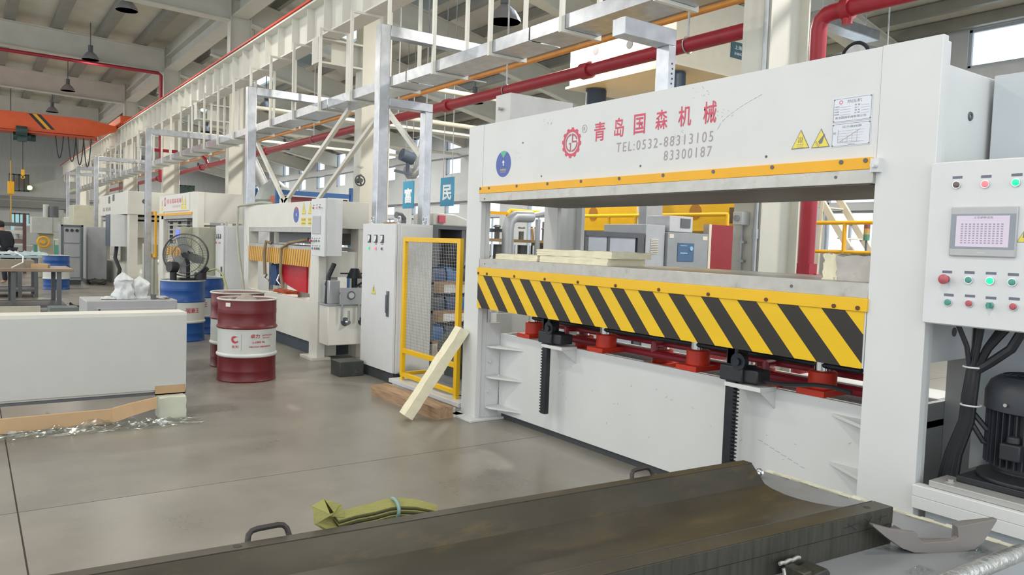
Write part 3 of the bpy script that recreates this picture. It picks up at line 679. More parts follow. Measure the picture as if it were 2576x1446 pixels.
solo('foam_block', lump(MB(), 3.63, 2.25, zt, 4.0, 2.33, zt+.135, .005, 7, 4), foam, 'yellowed upright foam block at the right end of the press table', 'foam', (3.8, 2.3, zt))
solo('foam_block', lump(MB(), 3.60, 2.04, zt, 3.98, 2.235, zt+.125, .004, 6, 5), foamg, 'dirty grey foam block against the right press column', 'foam', (3.8, 2.1, zt))

# ================================================================== CONTROL CABINET at the right
CX = 3.46
cc = thing('control_cabinet', 'white control cabinet with touch screen and rows of push buttons at the right edge', 'cabinet', (3.6, 1.35, 1.215))
part('body', MB().box(CX+.02, .98, 1.215, 3.9, 1.722, 1.925), cabpaint, cc, bevel=.004)
part('door', MB().box(CX, .985, 1.22, CX+.018, 1.722, 1.92), cabpaint, cc, bevel=.003)
def btn(y, z, kind, par=cc, X_=CX, k=1.0, lab=True):
    cols = {'red': ('btn_red', 'b3585f', 0), 'green': ('btn_green', '4f9486', 0), 'dark': ('btn_dark', '6d5a5a', 0), 'redlit': ('lamp_red', 'f06a70', 1.2), 'greenlit': ('lamp_green', '18d888', 1.3), 'white': ('btn_white', 'c8cbc8', 0)}
    b = part('push_button', MB().lathe([(.0, -.008*k), (.0165*k, -.008*k), (.0165*k, 0), (0, 0)], (X_, y, z), 18, 'x'), chrome, par)
    nm, c, e = cols['red' if kind == 'estop' else ('green' if kind == 'knob' else kind)]
    mm = mat(nm, c, .35, emit=e, var=.02)
    if kind == 'estop': part('button_cap', MB().lathe([(0, -.04*k), (.012*k, -.04*k), (.021*k, -.034*k), (.021*k, -.026*k), (.012*k, -.018*k), (.012*k, -.006*k), (0, -.006*k)], (X_, y, z), 18, 'x'), mm, b)
    elif kind == 'knob': part('button_cap', MB().cyl((X_-.006*k, y, z), (X_-.016*k, y, z), .013*k, n=16).box(X_-.028*k, y-.005*k, z-.013*k, X_-.016*k, y+.005*k, z+.013*k), mm, b)
    else: part('button_cap', MB().lathe([(0, -.016*k), (.010*k, -.015*k), (.0135*k, -.011*k), (.0135*k, -.007*k), (0, -.007*k)], (X_, y, z), 18, 'x'), mm, b)
    if lab: part('label_tag', MB().box(X_-.0012, y-.02*k, z+.026*k, X_, y+.02*k, z+.037*k), mat('legend_plate', '6b6f80', .5), par, smooth=False)
for y, z, k in ((1.609, 1.822, 'dark'), (1.495, 1.82, 'redlit'), (1.38, 1.821, 'greenlit'), (1.266, 1.82, 'greenlit'), (1.626, 1.416, 'estop'), (1.535, 1.418, 'green'), (1.451, 1.419, 'greenlit'), (1.368, 1.418, 'green'), (1.28, 1.418, 'red'),
                (1.613, 1.317, 'green'), (1.527, 1.319, 'red'), (1.445, 1.317, 'knob'), (1.358, 1.32, 'red'), (1.27, 1.319, 'green')): btn(y, z, k)
hm_ = part('touch_screen', MB().box(CX-.014, 1.362, 1.518, CX, 1.62, 1.726), mat('hmi_bezel', 'b3b5b6', .4), cc, bevel=.004)
part('screen_mask', MB().box(CX-.0155, 1.366, 1.55, CX-.014, 1.616, 1.696), mat('hmi_mask', '8e959e', .3), hm_, smooth=False)
sg = part('display', MB().box(CX-.017, 1.388, 1.558, CX-.0155, 1.594, 1.688), mat('lit_display', 'bfb6c4', .3, emit=.35, ecol='c9bfd0', var=.03), hm_, smooth=False)
mb = MB()
for i in range(11):
    for j in range(9): mb.box(CX-.0176, 1.565-.0155*i, 1.572+.0098*j, CX-.017, 1.5735-.0155*i, 1.577+.0098*j)
tag(part('display_print', mb, mat('display_grey_print', '9a91a8', .5, emit=.1), sg, smooth=False), kind='stuff')
text('display_print', '工艺参数设定', FX, (CX-.0171, 1.525, 1.676), .009, .075, darktxt, sg)
warn(1.335, 1.60, .06, 'bolt', cc, CX)
text('display_print', 'TOUCH', FX, (CX-.0142, 1.505, 1.532), .004, .03, whitetxt, hm_)
# oil tank and power unit behind it
tk = thing('oil_tank', 'tall pale grey steel tank behind the control cabinet', 'tank', (4.6, 1.0, 0))
part('body', MB().box(4.03, .2, .30, 5.2, 1.735, 2.39), mat('blue_grey_tank_paint', 'bcc3c8', .45, var=.03), tk, bevel=.004)
part('foot', MB().box(4.08, .3, 0, 4.16, 1.7, .30).box(5.05, .3, 0, 5.13, 1.7, .30), white, tk)
fr = thing('pump_stand', 'low white steel frame under the black motor', 'frame', (3.7, 1.3, 0))
part('beam', MB().box(3.47, .5, .435, 3.53, 1.722, .485).box(3.47, .5, .38, 3.49, 1.722, .435), white, fr, bevel=.003)
part('skirt', MB().box(3.56, .5, .02, 3.6, 1.70, .435), mat('blue_grey_tank_paint', 'bcc3c8', .45), fr)
part('beam', MB().box(3.92, .5, .435, 3.98, 1.70, .485), white, fr, bevel=.003)
part('drip_tray', MB().box(3.5, .55, .486, 4.0, 1.665, .515), mat('grey_tray', 'b1b1ae', .4, metal=.2), fr, bevel=.003)
part('leg', MB().box(3.92, .6, 0, 3.98, .66, .435), white, fr); part('leg', MB().box(3.92, 1.6, 0, 3.98, 1.66, .435), white, fr)
part('bolt', MB().cyl((3.56, 1.6, .515), (3.56, 1.6, .528), .012, n=6).cyl((3.56, 1.6, .515), (3.56, 1.6, .519), .02), steel, fr)
mo = thing('electric_motor', 'upright black ribbed electric motor on the pump frame', 'motor', (3.80, 1.375, .516)); mo.scale = (.88, .88, 1)
mc = (3.80, 1.375)
part('base_flange', MB().box(3.56, 1.12, .517, 4.04, 1.62, .545).lathe([(.24, .545), (.24, .56), (.17, .585), (.17, .61)], (*mc, 0)), blackm, mo, bevel=.004)
part('housing', MB().lathe([(.0, .6), (.185, .6), (.185, .86), (0, .86)], (*mc, 0), 36), blackm, mo)
for i in range(40):
    a = 2*PI*i/40; mb = MB(); mb.bar((mc[0]+.186*math.cos(a), mc[1]+.186*math.sin(a), .735), (mc[0]+.212*math.cos(a), mc[1]+.212*math.sin(a), .735), .25, .007)
    d = Vector((math.cos(a), math.sin(a), 0)); s = Vector((-d.y, d.x, 0)); c = Vector((mc[0], mc[1], 0)); mb = MB()
    mb.add([c+d*r+s*t+Vector((0, 0, z)) for z in (.615, .85) for r, t in ((.18, -.0035), (.212, -.0025), (.212, .0025), (.18, .0035))], [(0, 3, 2, 1), (4, 5, 6, 7), (0, 1, 5, 4), (1, 2, 6, 5), (2, 3, 7, 6), (3, 0, 4, 7)])
    part('cooling_fin', mb, mat('motor_black', '2c3037', .45, var=.1), mo, smooth=False)
part('fan_cover', MB().lathe([(.205, .85), (.222, .855), (.222, .93), (.2, .975), (.17, .995), (.16, 1.0), (0, 1.0)], (*mc, 0), 36), mat('motor_black', '2c3037', .45), mo)
mb = MB()
for r in (.03, .06, .09, .12, .15): mb.ring((*mc, 1.002), r, .003, 'z', 28, 4)
part('fan_grille', mb, blacks, mo)
part('terminal_box', MB().box(3.55, 1.34, .66, 3.63, 1.43, .73).lathe([(0, .73), (.03, .73), (.028, .76), (0, .765)], (3.59, 1.385, 0)), blackm, mo, bevel=.006)
part('screw', MB().cyl((mc[0]-.222, mc[1]+.05, .89), (mc[0]-.232, mc[1]+.05, .89), .008, n=8), steel, mo)
cb = thing('cable_bundle', 'black cable bundle hanging below the control cabinet', 'cable', (3.65, 1.56, .6))
for i in range(7):
    o = (i-3)*.013
    pts = [(3.6+.05*(i % 3), 1.53+o*2.6, 1.215), (3.62+.02*(i % 3), 1.55+o*1.2, 1.12), (3.63, 1.565+o*.5, 1.03), (3.64, 1.58+o*.6, .9), (3.65, 1.59+o*.6, .78), (3.66, 1.64+o*.7, .62), (3.68, 1.675+o, .43), (3.72, 1.69+o, .04)]
    part('cable', MB().tube(pts, .011, 7), blackm, cb)
part('cable', MB().tube([(3.62, 1.38, 1.215), (3.62, 1.42, 1.13), (3.63, 1.5, 1.06), (3.63, 1.55, 1.02)], .02, 8), blackm, cb)
part('cable', MB().tube([(3.65, 1.58, .84), (3.68, 1.52, .76), (3.72, 1.44, .73), (3.8, 1.36, .72)], .012, 7), blackm, cb)
part('cable', MB().tube([(3.65, 1.585, .8), (3.68, 1.53, .7), (3.72, 1.47, .67), (3.8, 1.4, .66)], .012, 7), blackm, cb)
for z in (1.03, .86): part('cable_tie', MB().ring((3.635, 1.57, z), .04, .004, 'z', 18, 5), mat('white_cable_tie', 'd8d8d8', .5), cb)
solo('red_floor_pipe', MB().tube([(4.45, 2.6, .45), (4.45, 1.5, .45), (4.45, .5, .42)], .03, 10), redmach, 'red hydraulic pipe running low behind the cable bundle', 'pipe', (4.45, 1.5, .45))
solo('low_pallet', MB().box(5.0, 2.6, .02, 5.9, 3.7, .5).box(5.0, 2.6, .5, 5.9, 3.7, .53), white, 'white low box on the floor seen through the gap by the cable bundle', 'box', (5.4, 3.1, 0))

# ================================================================== FOREGROUND BENCH AND MOULD
bn = thing('work_bench', 'low steel bench with a worn grey top in the foreground', 'bench', (1.6, 1.6, 0))
part('bench_top', MB().box(.1, 1.13, .455, 3.0, 2.02, .5).box(2.3, 2.02, .455, 3.0, 2.16, .5), benchm, bn, bevel=.003)
part('foil_edge', MB().tube([(2.2, 1.12, .485), (2.5, 1.12, .487), (2.75, 1.115, .486), (3.01, 1.105, .485)], [.03, .028, .03, .029], 12), mat('crumpled_foil', 'c9c9c4', .22, metal=.7, var=.1, scale=30, bump=.8), bn)
mb = MB(); r_ = random.Random(3); n = 22
for i in range(n): mb.prism([(2.985, .49), (3.006, .49), (3.006-.0, .503+r_.uniform(0, .006)), (2.985-r_.uniform(0, .015), .503+r_.uniform(-.001, .004))], 1, 1.12+1.03*i/n, 1.12+1.03*(i+1)/n)
part('flaking_rim', mb, mat('flaking_cream_paint', 'c8c6b4', .6, var=.12, scale=20, bump=.4), bn)
for x in (.3, 2.8):
    for y in (1.2, 1.9): part('leg', MB().box(x-.04, y-.04, 0, x+.04, y+.04, .455), darkin, bn)
mo_ = thing('steel_mould', 'large oily steel mould with a curved trough across the foreground', 'mould', (1.6, 1.75, .5))
def mp(u, v):  # u along 0..1 from right end to left end, v back(1)..front(0) in plan
    R0_, L0_ = Vector((2.64, 1.373)), Vector((-.35, 1.62)); R1_, L1_ = Vector((2.656, 2.022)), Vector((-.35, 2.24))
    a = R0_.lerp(L0_, u); b = R1_.lerp(L1_, u); return a.lerp(b, v)
prof = [(0, .03), (0, .545-.5), (0, .055), (.0, .13), (.105, .13), (.108, .126), (.113, .126), (.116, .13), (.16, .108), (.22, .085), (.32, .066), (.45, .054), (.58, .048), (.68, .05), (.76, .058), (.82, .071), (.87, .089), (.905, .122), (.915, .127), (.925, .127), (.93, .13), (1.0, .13), (1.0, 0.0), (0, 0)]
prof = [(0, 0), (0, .13), (.104, .13), (.107, .126), (.112, .126), (.115, .13), (.15, .112), (.22, .087), (.32, .066), (.45, .053), (.57, .046), (.68, .045), (.775, .052), (.825, .060), (.93, .1265), (.9301, .13), (1.0, .13), (1.0, 0)]
mb = MB(); K = 24; vs = []
for k in range(K+1):
    for v, z in prof: p = mp(k/K, v); vs.append((p.x, p.y, .5+z))
n = len(prof); fs = [(k*n+i, k*n+(i+1) % n, (k+1)*n+(i+1) % n, (k+1)*n+i) for k in range(K) for i in range(n)]+[tuple(range(n)), tuple(range(K*n+n-1, K*n-1, -1))]
mb.add(vs, fs); part('mould_body', mb, mould, mo_, ang=.5)
mb = MB()
def side(u0, u1, z0, z1, off):
    a = mp(u0, 0); b = mp(u1, 0); mb.add([(a.x, a.y, z0), (b.x, b.y, z0), (b.x, b.y-off, z0), (a.x, a.y-off, z0), (a.x, a.y, z1), (b.x, b.y, z1), (b.x, b.y-off, z1), (a.x, a.y-off, z1)], [(0, 3, 2, 1), (4, 5, 6, 7), (0, 1, 5, 4), (1, 2, 6, 5), (2, 3, 7, 6), (3, 0, 4, 7)])
side(.0005, 1, .573, .629, .004); part('side_plate', mb, mouldside, mo_, bevel=.001)
mb = MB(); side(.0005, 1, .502, .571, .002); part('side_plate', mb, mouldside, mo_)
a = mp(.03, .055); part('dowel_hole', MB().cyl((a.x, a.y, .6285), (a.x, a.y, .6306), .012, n=20), blackm, mo_)
a = mp(.68, .97); part('dowel_hole', MB().cyl((a.x, a.y, .6285), (a.x, a.y, .6306), .012, n=16), blackm, mo_)
hd = mat('dark_forged_handle', '3a3634', .5, metal=.3)
for xa, xb, yy, zz in ((.655, .775, 2.20, .60), (2.08, 2.19, 2.09, .60)):
    pts = [(xa, yy-.03, zz), (xa, yy+.002, zz+.018), (xa+.004, yy+.008, zz+.034), (xa+.014, yy+.011, zz+.043), (xa+.03, yy+.012, zz+.046), (xb-.03, yy+.011, zz+.047), (xb-.014, yy+.01, zz+.044), (xb-.004, yy+.007, zz+.034), (xb, yy, zz+.018), (xb, yy-.03, zz)]
    part('lifting_handle', MB().tube(pts, .0085, 10), hd, mo_)
lg = part('clamp_lug', MB().prism([(2.06, .538), (2.10, .538), (2.10, .52), (2.185, .525), (2.20, .51), (2.20, .455), (2.06, .455)], 1, 1.325, 1.396), mouldside, mo_, bevel=.004)
part('weld_bead', MB().tube([(2.04+.013*i, 1.399, .545+.002*math.sin(i*2.1)) for i in range(9)], .006, 6), steel, mo_)
part('weld_bead', MB().tube([(2.055+.002*math.sin(i), 1.395-.002*i, .53-.008*i) for i in range(6)], .006, 6), steel, mo_)
mb = MB()
for a, b in (((2.39, .61), (2.44, .58)), ((2.375, .597), (2.455, .603)), ((2.48, .612), (2.53, .585)), ((2.52, .615), (2.49, .585)), ((2.55, .6), (2.6, .605)), ((2.57, .613), (2.565, .588))):
    ya = 1.373-(2.64-a[0])*-.0826; mb.bar((a[0], 1.373+(2.64-a[0])*.0826-.0045, a[1]), (b[0], 1.373+(2.64-b[0])*.0826-.0045, b[1]), .0018)
part('chalk_scribble', mb, blackm, mo_, smooth=False)
fit = thing('pipe_fitting', 'small shiny chrome pipe fitting lying on the bench behind the mould', 'fitting', (2.86, 2.10, .5))
part('nut', MB().cyl((2.80, 2.13, .522), (2.835, 2.115, .522), .018, n=12), chrome, fit)
part('thread', MB().cyl((2.83, 2.117, .522), (2.87, 2.10, .522), .013, n=12).ring((2.875, 2.098, .522), .014, .009, 'x', 14, 6), chrome, fit)
# boat shaped steel offcut
bt = []
def bz(p0, p1, p2, n=10): return [tuple((1-t)**2*p0[i]+2*t*(1-t)*p1[i]+t*t*p2[i] for i in (0, 1)) for t in [k/n for k in range(n+1)]]
of = thing('steel_offcut', 'curved crescent shaped grey steel offcut beside the end of the mould', 'offcut', (2.8, 1.3, .5))
A = (2.66, 1.49)
low = bz((2.62, 1.44), (2.60, 1.22), (2.88, 1.17), 8)+bz((2.88, 1.17), (3.04, 1.15), (3.1, 1.25), 5)[1:]
# crescent outline standing on the bench (distance along, height), with real thickness
ax_ = Vector((2.644, 1.264, .5)); dd_ = Vector((.904, -.4276, 0)); nn_ = Vector((.4276, .904, 0))
low_ = [(-.191, .1), (-.139, .06), (-.076, .02), (-.03, .004), (.03, 0), (.10, 0), (.165, 0), (.20, .006), (.235, .03), (.283, .105)]
up_ = [(.283, .112), (.13, .088), (.137, .05), (.12, .04), (.006, .036), (-.018, .052), (-.023, .072), (-.11, .084), (-.191, .106)]
def slab_(pl, t0, t1):
    m = len(pl); return MB().add([ax_+dd_*p[0]+Vector((0, 0, p[1]))+nn_*t for t in (t0, t1) for p in pl], [tuple(range(m)), tuple(range(2*m-1, m-1, -1))]+[(i, i+m, (i+1) % m+m, (i+1) % m) for i in range(m)])
ofm = mat('offcut_grey_steel', '827d7a', .45, metal=.35, var=.06)
part('crescent_plate', slab_(low_+up_, 0, .022), ofm, of, bevel=.001, smooth=False)
part('rear_plate', slab_([(-.10, .05), (-.076, .02), (-.03, .004), (.16, .0), (.16, .02), (-.02, .03), (-.06, .075)], .022, .07), ofm, of, smooth=False)
part('end_wing', MB().add([ax_+dd_*a+Vector((0, 0, z))+nn_*t for a, z, t in ((.135, .0, .022), (.19, .0, .022), (.28, .10, .022), (.135, .085, .022), (.16, .0, .06), (.20, .0, .05), (.285, .10, .045), (.16, .085, .06))], [(0, 3, 2, 1), (4, 5, 6, 7), (0, 1, 5, 4), (1, 2, 6, 5), (2, 3, 7, 6), (3, 0, 4, 7)]), ofm, of, smooth=False)
def crumple(name, cx, cy, z, sx, sy, h, m, label, cat, n=22, seed=1, rot=0, group=None, fold=0.):
    r = random.Random(seed); mb = MB(); vs = []; fs = []
    from mathutils import noise
    for i in range(n+1):
        for j in range(n+1):
            u, v = i/n-.5, j/n-.5; k = noise.noise(Vector((u*7+seed, v*7, seed*1.3))); k2 = noise.noise(Vector((u*17+seed, v*17, 3.1)))
            e = max(0, 1-(abs(u)*2)**4)*max(0, 1-(abs(v)*2)**4)
            x = u*sx+.05*sx*k2; y = v*sy*(1+.35*noise.noise(Vector((u*4, seed, 0))))+.06*sy*k
            vs.append((cx+x*math.cos(rot)-y*math.sin(rot), cy+x*math.sin(rot)+y*math.cos(rot), z+.003+h*abs(k+.4*k2)*(.35+e)))
    for i in range(n):
        for j in range(n): a = i*(n+1)+j; fs.append((a, a+1, a+n+2, a+n+1))
    mb.add(vs, fs); return solo(name, mb, m, label, cat, (cx, cy, z), group, ang=3)
crumple('plastic_film', 3.0-.2, 1.16, .5, .16, .05, .012, film, 'crumpled clear film by the offcut on the bench edge', 'film', 16, 5)
crumple('plastic_film', 2.48, 1.19, .5, .1, .05, .012, film, 'small scrap of clear film on the bench below the mould', 'film', 12, 6)
# glove cloth hanging over the back of the mould
gm = mat('yellow_green_webbing', '8c8a50', .85, var=.12, scale=30, bump=.3, stretch=(1, 8, 1))
sl = thing('lifting_sling', 'folded yellow green webbing sling lying over the back edge of the mould', 'sling', (1.12, 2.22, .6))
def ribbon(pts, w, th, up, m, par, name='webbing'):
    mb = MB(); vs = []; fs = []; n = len(pts)
    for i, p in enumerate(pts):
        p = Vector(p); d = (Vector(pts[min(i+1, n-1)])-Vector(pts[max(i-1, 0)])).normalized(); u = Vector(up if not callable(up) else up(i/(n-1))).normalized(); s = d.cross(u).normalized(); ww = w(i/(n-1)) if callable(w) else w
        u2 = s.cross(d)
        vs += [p-s*ww/2-u2*th/2, p+s*ww/2-u2*th/2, p+s*ww/2+u2*th/2, p-s*ww/2+u2*th/2]
    for i in range(n-1):
        for k in range(4): fs.append((4*i+k, 4*i+(k+1) % 4, 4*i+4+(k+1) % 4, 4*i+4+k))
    fs += [(3, 2, 1, 0), (4*n-4, 4*n-3, 4*n-2, 4*n-1)]
    mb.add(vs, fs); return part(name, mb, m, par, ang=.9)
for k in range(5):
    o = .006*k
    ribbon([(.93+.0*k, 2.215, .608+o), (.99, 2.225, .612+o), (1.06, 2.235, .610+o), (1.12, 2.24, .614+o), (1.16, 2.232, .613+o), (1.21, 2.215, .606+o), (1.28, 2.195, .594+o*.5)], lambda t: .046+.012*math.sin(t*3)-.004*k, .008, (0, -.45, 1), gm if k % 2 == 0 else mat('dark_webbing_edge', '3f402c', .9), sl)
ribbon([(.93, 2.21, .606), (.905, 2.215, .62), (.885, 2.22, .64), (.888, 2.225, .66), (.91, 2.23, .668), (.925, 2.228, .655), (.92, 2.222, .637)], .075, .008, (0, -.3, 1), gm, sl)
part('tie_cord', MB().ring((1.14, 2.236, .622), .030, .006, 'x', 18, 6, (1, 1.2, 1)), mat('pale_blue_cord', '7b9694', .6), sl)

# ================================================================== METER CABINET, MESH GUARD, PLANKS
def meter(y, z, par, X_, k=1.0):
    m_ = part('meter', MB().box(X_-.012, y-.035*k, z-.04*k, X_, y+.035*k, z+.045*k), mat('meter_bezel', '3a3c40', .4), par, bevel=.002)
    part('meter_face', MB().box(X_-.0135, y-.027*k, z-.030*k, X_-.012, y+.027*k, z+.037*k), mat('meter_face', 'dfe4e4', .3, var=.01), m_, smooth=False)
    part('meter_corner', MB().prism([(y-.027*k, z-.03*k), (y+.004*k, z-.03*k), (y-.027*k, z+.004*k)], 0, X_-.0145, X_-.0136), mat('meter_bezel', '3a3c40', .4), m_, smooth=False)
def cabinet(name, label, x0, y0, y1, depth, h, kh=.11, hinge=True, tri=True, meters=True, group=None, handle=True):
    c = thing(name, label, 'cabinet', ((x0+depth/2), (y0+y1)/2, 0), group)
    part('body', MB().box(x0+.03, y0, kh, x0+depth, y1, h), cabpaint, c, bevel=.004)
    part('side_panel', MB().box(x0+.06, y0-.006, kh+.015, x0+depth-.03, y0, h-.02), cabpaint, c, bevel=.002)
    part('door', MB().box(x0, y0+.004, kh+.005, x0+.026, y1-.004, h-.004), cabpaint, c, bevel=.003)
    part('plinth', MB().box(x0+.02, y0+.01, 0, x0+depth-.02, y1-.01, kh), kick, c)
    return c
mcab = cabinet('meter_cabinet', 'tall light grey electrical cabinet with three white meters beside the mesh guard', 3.6, 7.19, 8.0, .44, 1.68)
for y in (7.815, 7.653, 7.496): meter(y, 1.512, mcab, 3.6)
for y, k in ((7.819, 'greenlit'), (7.647, 'redlit'), (7.49, 'dark')): btn(y, 1.411, k, mcab, 3.6, 1.1, lab=False)
part('label_tag', MB().box(3.5985, 7.63, 1.452, 3.6, 7.665, 1.462).box(3.5985, 7.475, 1.452, 3.6, 7.51, 1.462), darktxt, mcab, smooth=False)
warn(7.68, .95, .115, 'bolt', mcab, 3.6, wx=1.0)
part('door_handle', MB().box(3.585, 7.30, .70, 3.6, 7.345, .97).box(3.57, 7.308, .74, 3.585, 7.337, .93), mat('cabinet_handle', '5c6068', .4), mcab, bevel=.004)
for x, y in ((3.68, 7.27), (3.68, 7.92), (3.98, 7.27)): part('lifting_eye', MB().ring((x, y, 1.725), .032, .009, 'x', 18, 7).cyl((x, y, 1.68), (x, y, 1.70), .018, n=10), galv, mcab)
solo('wood_chip', lump(MB(), 3.62, 7.36, 1.68, 3.70, 7.52, 1.695, .003, 3, 8), wood, 'small pale wood scrap on top of the meter cabinet', 'wood scrap', (3.66, 7.44, 1.68))
solo('duct_elbow', MB().tube([(3.8, 7.42, 1.69), (3.8, 7.42, 1.74), (3.76, 7.4, 1.77), (3.7, 7.39, 1.775)], .035, 12), darkin, 'small dark pipe stub standing on the meter cabinet', 'pipe', (3.8, 7.42, 1.69))
# mesh guard door
mg = thing('mesh_guard', 'yellow framed wire mesh guard door between the cabinet and the nearest press', 'guard', (3.6, 6.4, 0))
fx0, fx1, fy0, fy1 = 3.58, 3.62, 5.87, 6.98
part('frame', MB().box(fx0, fy0, .125, fx1, fy0+.055, 1.54).box(fx0, fy1-.045, .135, fx1, fy1, 1.54).box(fx0, fy0+.055, 1.495, fx1, fy1-.045, 1.54).box(fx0, fy0+.055, .37, fx1, fy1-.045, .415).box(fx0, fy0+.055, .13, fx1, fy1-.045, .17), yellowb, mg, bevel=.003)
wirem = mat('bare_wire', 'a0a29f', .35, metal=.5)
mb = MB(); z = .43
while z < 1.49: mb.box(3.598, fy0+.05, z, 3.60, fy1-.04, z+.0021); z += .030
y = fy0+.09
while y < fy1-.06: mb.box(3.60, y, .41, 3.602, y+.0021, 1.50); y += .030
tag(part('wire_mesh', mb, wirem, mg, smooth=False), kind='stuff')
part('return_rail', MB().box(3.62, fy1-.04, .13, 4.3, fy1, .17), yellowb, mg)
part('post_foot', MB().box(3.585, fy0+.005, 0.09, 3.615, fy0+.05, .125), yellowb, mg); part('post_foot', MB().box(3.585, fy1-.045, 0.09, 3.615, fy1-.005, .135), yellowb, mg)
# machine base behind guard, pump motor, blue rack
pb = thing('pump_station', 'white steel pump station with a dark round motor behind the mesh guard', 'machine', (4.2, 6.9, 0))
part('base_beam', MB().box(3.52, 5.72, .05, 3.70, 7.10, .09).box(3.56, 5.72, 0, 3.58, 7.10, .05).box(4.5, 5.75, .0, 4.6, 7.1, .1), white, pb, bevel=.002)
part('tray', MB().box(3.70, 5.8, .1, 4.6, 7.1, .14), galvd, pb)
part('motor', MB().cyl((4.1, 6.85, .42), (4.1, 6.45, .42), .16, n=28).cyl((4.1, 6.86, .42), (4.1, 6.9, .42), .13, n=24).box(4.0, 6.5, .14, 4.2, 6.8, .28), mat('dark_green_motor', '3a4442', .45), pb)
part('valve_block', MB().box(4.05, 5.95, .14, 4.5, 6.4, .85).box(4.1, 6.0, .85, 4.4, 6.35, .95), white, pb, bevel=.005)
part('valve', MB().cyl((4.15, 6.1, .95), (4.15, 6.1, 1.12), .03).cyl((4.3, 6.25, .95), (4.3, 6.25, 1.05), .04).box(4.02, 6.05, .6, 4.05, 6.12, .95), chrome, pb)
rk = thing('storage_rack', 'blue and dark storage rack of small parts seen through the mesh guard', 'rack', (5.0, 8.5, 0))
bluem = mat('blue_rack_paint', '2d5f9a', .45, var=.06)
for x, y in ((4.62, 8.22), (5.5, 8.22), (4.62, 8.72), (5.5, 8.72)): part('post', MB().box(x-.02, y-.02, 0, x+.02, y+.02, 1.16), darkin, rk)
for z in (.25, .62, .98): part('shelf', MB().box(4.56, 8.2, z, 5.56, 8.74, z+.04), wood, rk)
part('shelf', MB().box(4.58, 8.16, 1.66, 5.7, 8.78, 1.70), darkin, rk); part('upright_plate', MB().box(4.58, 8.16, 1.2, 4.66, 8.78, 1.66), darkin, rk); part('upright_plate', MB().box(5.0, 8.17, 1.2, 5.05, 8.77, 1.66), darkin, rk)
part('back_panel', MB().box(4.66, 8.7, 1.2, 5.7, 8.72, 1.66), cabpaint, rk)
for i, z in enumerate((.29, .66, 1.02)):
    for k in range(4):
        x = 4.66+.20*k
        solo('parts_bin', MB().prism([(8.25, z), (8.5, z), (8.5, z+.2), (8.28, z+.16), (8.25, z+.10)], 0, x, x+.17), mat(('bin_blue', 'bin_dark', 'bin_navy')[(i+k) % 3], ('3a68a0', '3c4654', '2b4470')[(i+k) % 3], .5), '%s parts bin on the %s shelf behind the mesh guard, %s from the left' % (('blue', 'dark', 'navy')[(i+k) % 3], ['lowest', 'middle', 'upper'][i], ['first', 'second', 'third', 'fourth'][k]), 'bin', (x, 8.25, z+.0005), 'parts bins on the blue rack')
# timber and foam plank
tb = MB(); r_ = random.Random(5)
def beamlump(a, b, w, h, seed, n=10, j=.008):
    r = random.Random(seed); a = Vector(a); b = Vector(b); d = (b-a).normalized(); s = Vector((d.y, -d.x, 0)).normalized(); u = s.cross(d); u = u if u.z > 0 else -u
    mb = MB(); vs = []; fs = []
    ring = [(-.5, 0), (-.48, .5), (-.5, 1), (0, 1.0), (.5, 1), (.5, .5), (.5, 0), (0, 0)]
    for i in range(n+1):
        p = a.lerp(b, i/n)
        for q in ring: vs.append(p+s*(q[0]*w+r.uniform(-j, j))+u*(q[1]*h+(r.uniform(-j, j) if q[1] > 0 else 0)))
    m = len(ring)
    for i in range(n):
        for k in range(m): fs.append((i*m+k, i*m+(k+1) % m, (i+1)*m+(k+1) % m, (i+1)*m+k))
    fs += [tuple(range(m)), tuple(range(n*m+m-1, n*m-1, -1))]
    return mb.add(vs, fs)
solo('timber_beam', beamlump((3.27, 6.80, 0), (3.30, 5.58, 0), .17, .10, 3, 10, .006), wood, 'rough brown timber beam lying on the floor under the leaning foam plank', 'timber', (3.3, 6.2, 0), ang=.4)
solo('foam_plank', beamlump((3.02, 5.68, .012), (3.50, 5.36+.24, .735), .135, .085, 11, 14, .004), foam, 'long pale yellow foam plank leaning against the left press column', 'foam', (3.05, 5.7, 0), ang=.5)
solo('anchor_plate', MB().box(3.30, 5.60, 0, 3.5, 5.74, .02).cyl((3.46, 5.7, .02), (3.46, 5.7, .06), .016, n=6), white, 'small white anchor plate on the floor left of the nearest press', 'plate', (3.4, 5.67, 0))
solo('steel_block', MB().box(3.28, 7.80, 0, 3.56, 8.06, .165), mat('dark_block_steel', '464a48', .45, metal=.3, var=.2, scale=6, dirt=('8d9390', 4, .6, .6)), 'dark square steel block on the floor left of the meter cabinet', 'block', (3.42, 7.93, 0), bevel=.006)

# ================================================================== SECOND PRESS
P2 = thing('hydraulic_press', 'second white press with slim yellow stripes and a hanging control box', 'press', (3.55, 10.6, 0))
part('leg', MB().box(3.5, 9.05, .02, 3.60, 9.33, 1.97).box(3.60, 9.17, .02, 3.80, 9.21, 1.9), white2, P2, bevel=.003)
part('leg', MB().box(3.55, 12.12, 0, 3.70, 12.36, 1.97), white2, P2, bevel=.003)
part('rear_leg', MB().box(4.02, 9.06, 0, 4.14, 9.3, 1.96).box(4.02, 12.1, 0, 4.14, 12.35, 1.97), white2, P2)
part('foot_plate', MB().box(3.42, 9.0, 0, 3.66, 9.42, .03), white2, P2)
part('crown', MB().box(3.552, 9.33, 1.63, 3.6, 12.12, 1.968).box(3.6, 9.05, 1.63, 4.15, 9.10, 1.968).box(3.6, 12.3, 1.63, 4.15, 12.36, 1.968).box(3.6, 9.1, 1.9, 4.15, 12.3, 1.95).box(4.1, 9.1, 1.63, 4.15, 12.3, 1.96), white2, P2, bevel=.003)
part('upper_platen', MB().box(3.56, 9.34, 1.57, 4.1, 12.1, 1.63), steel, P2)
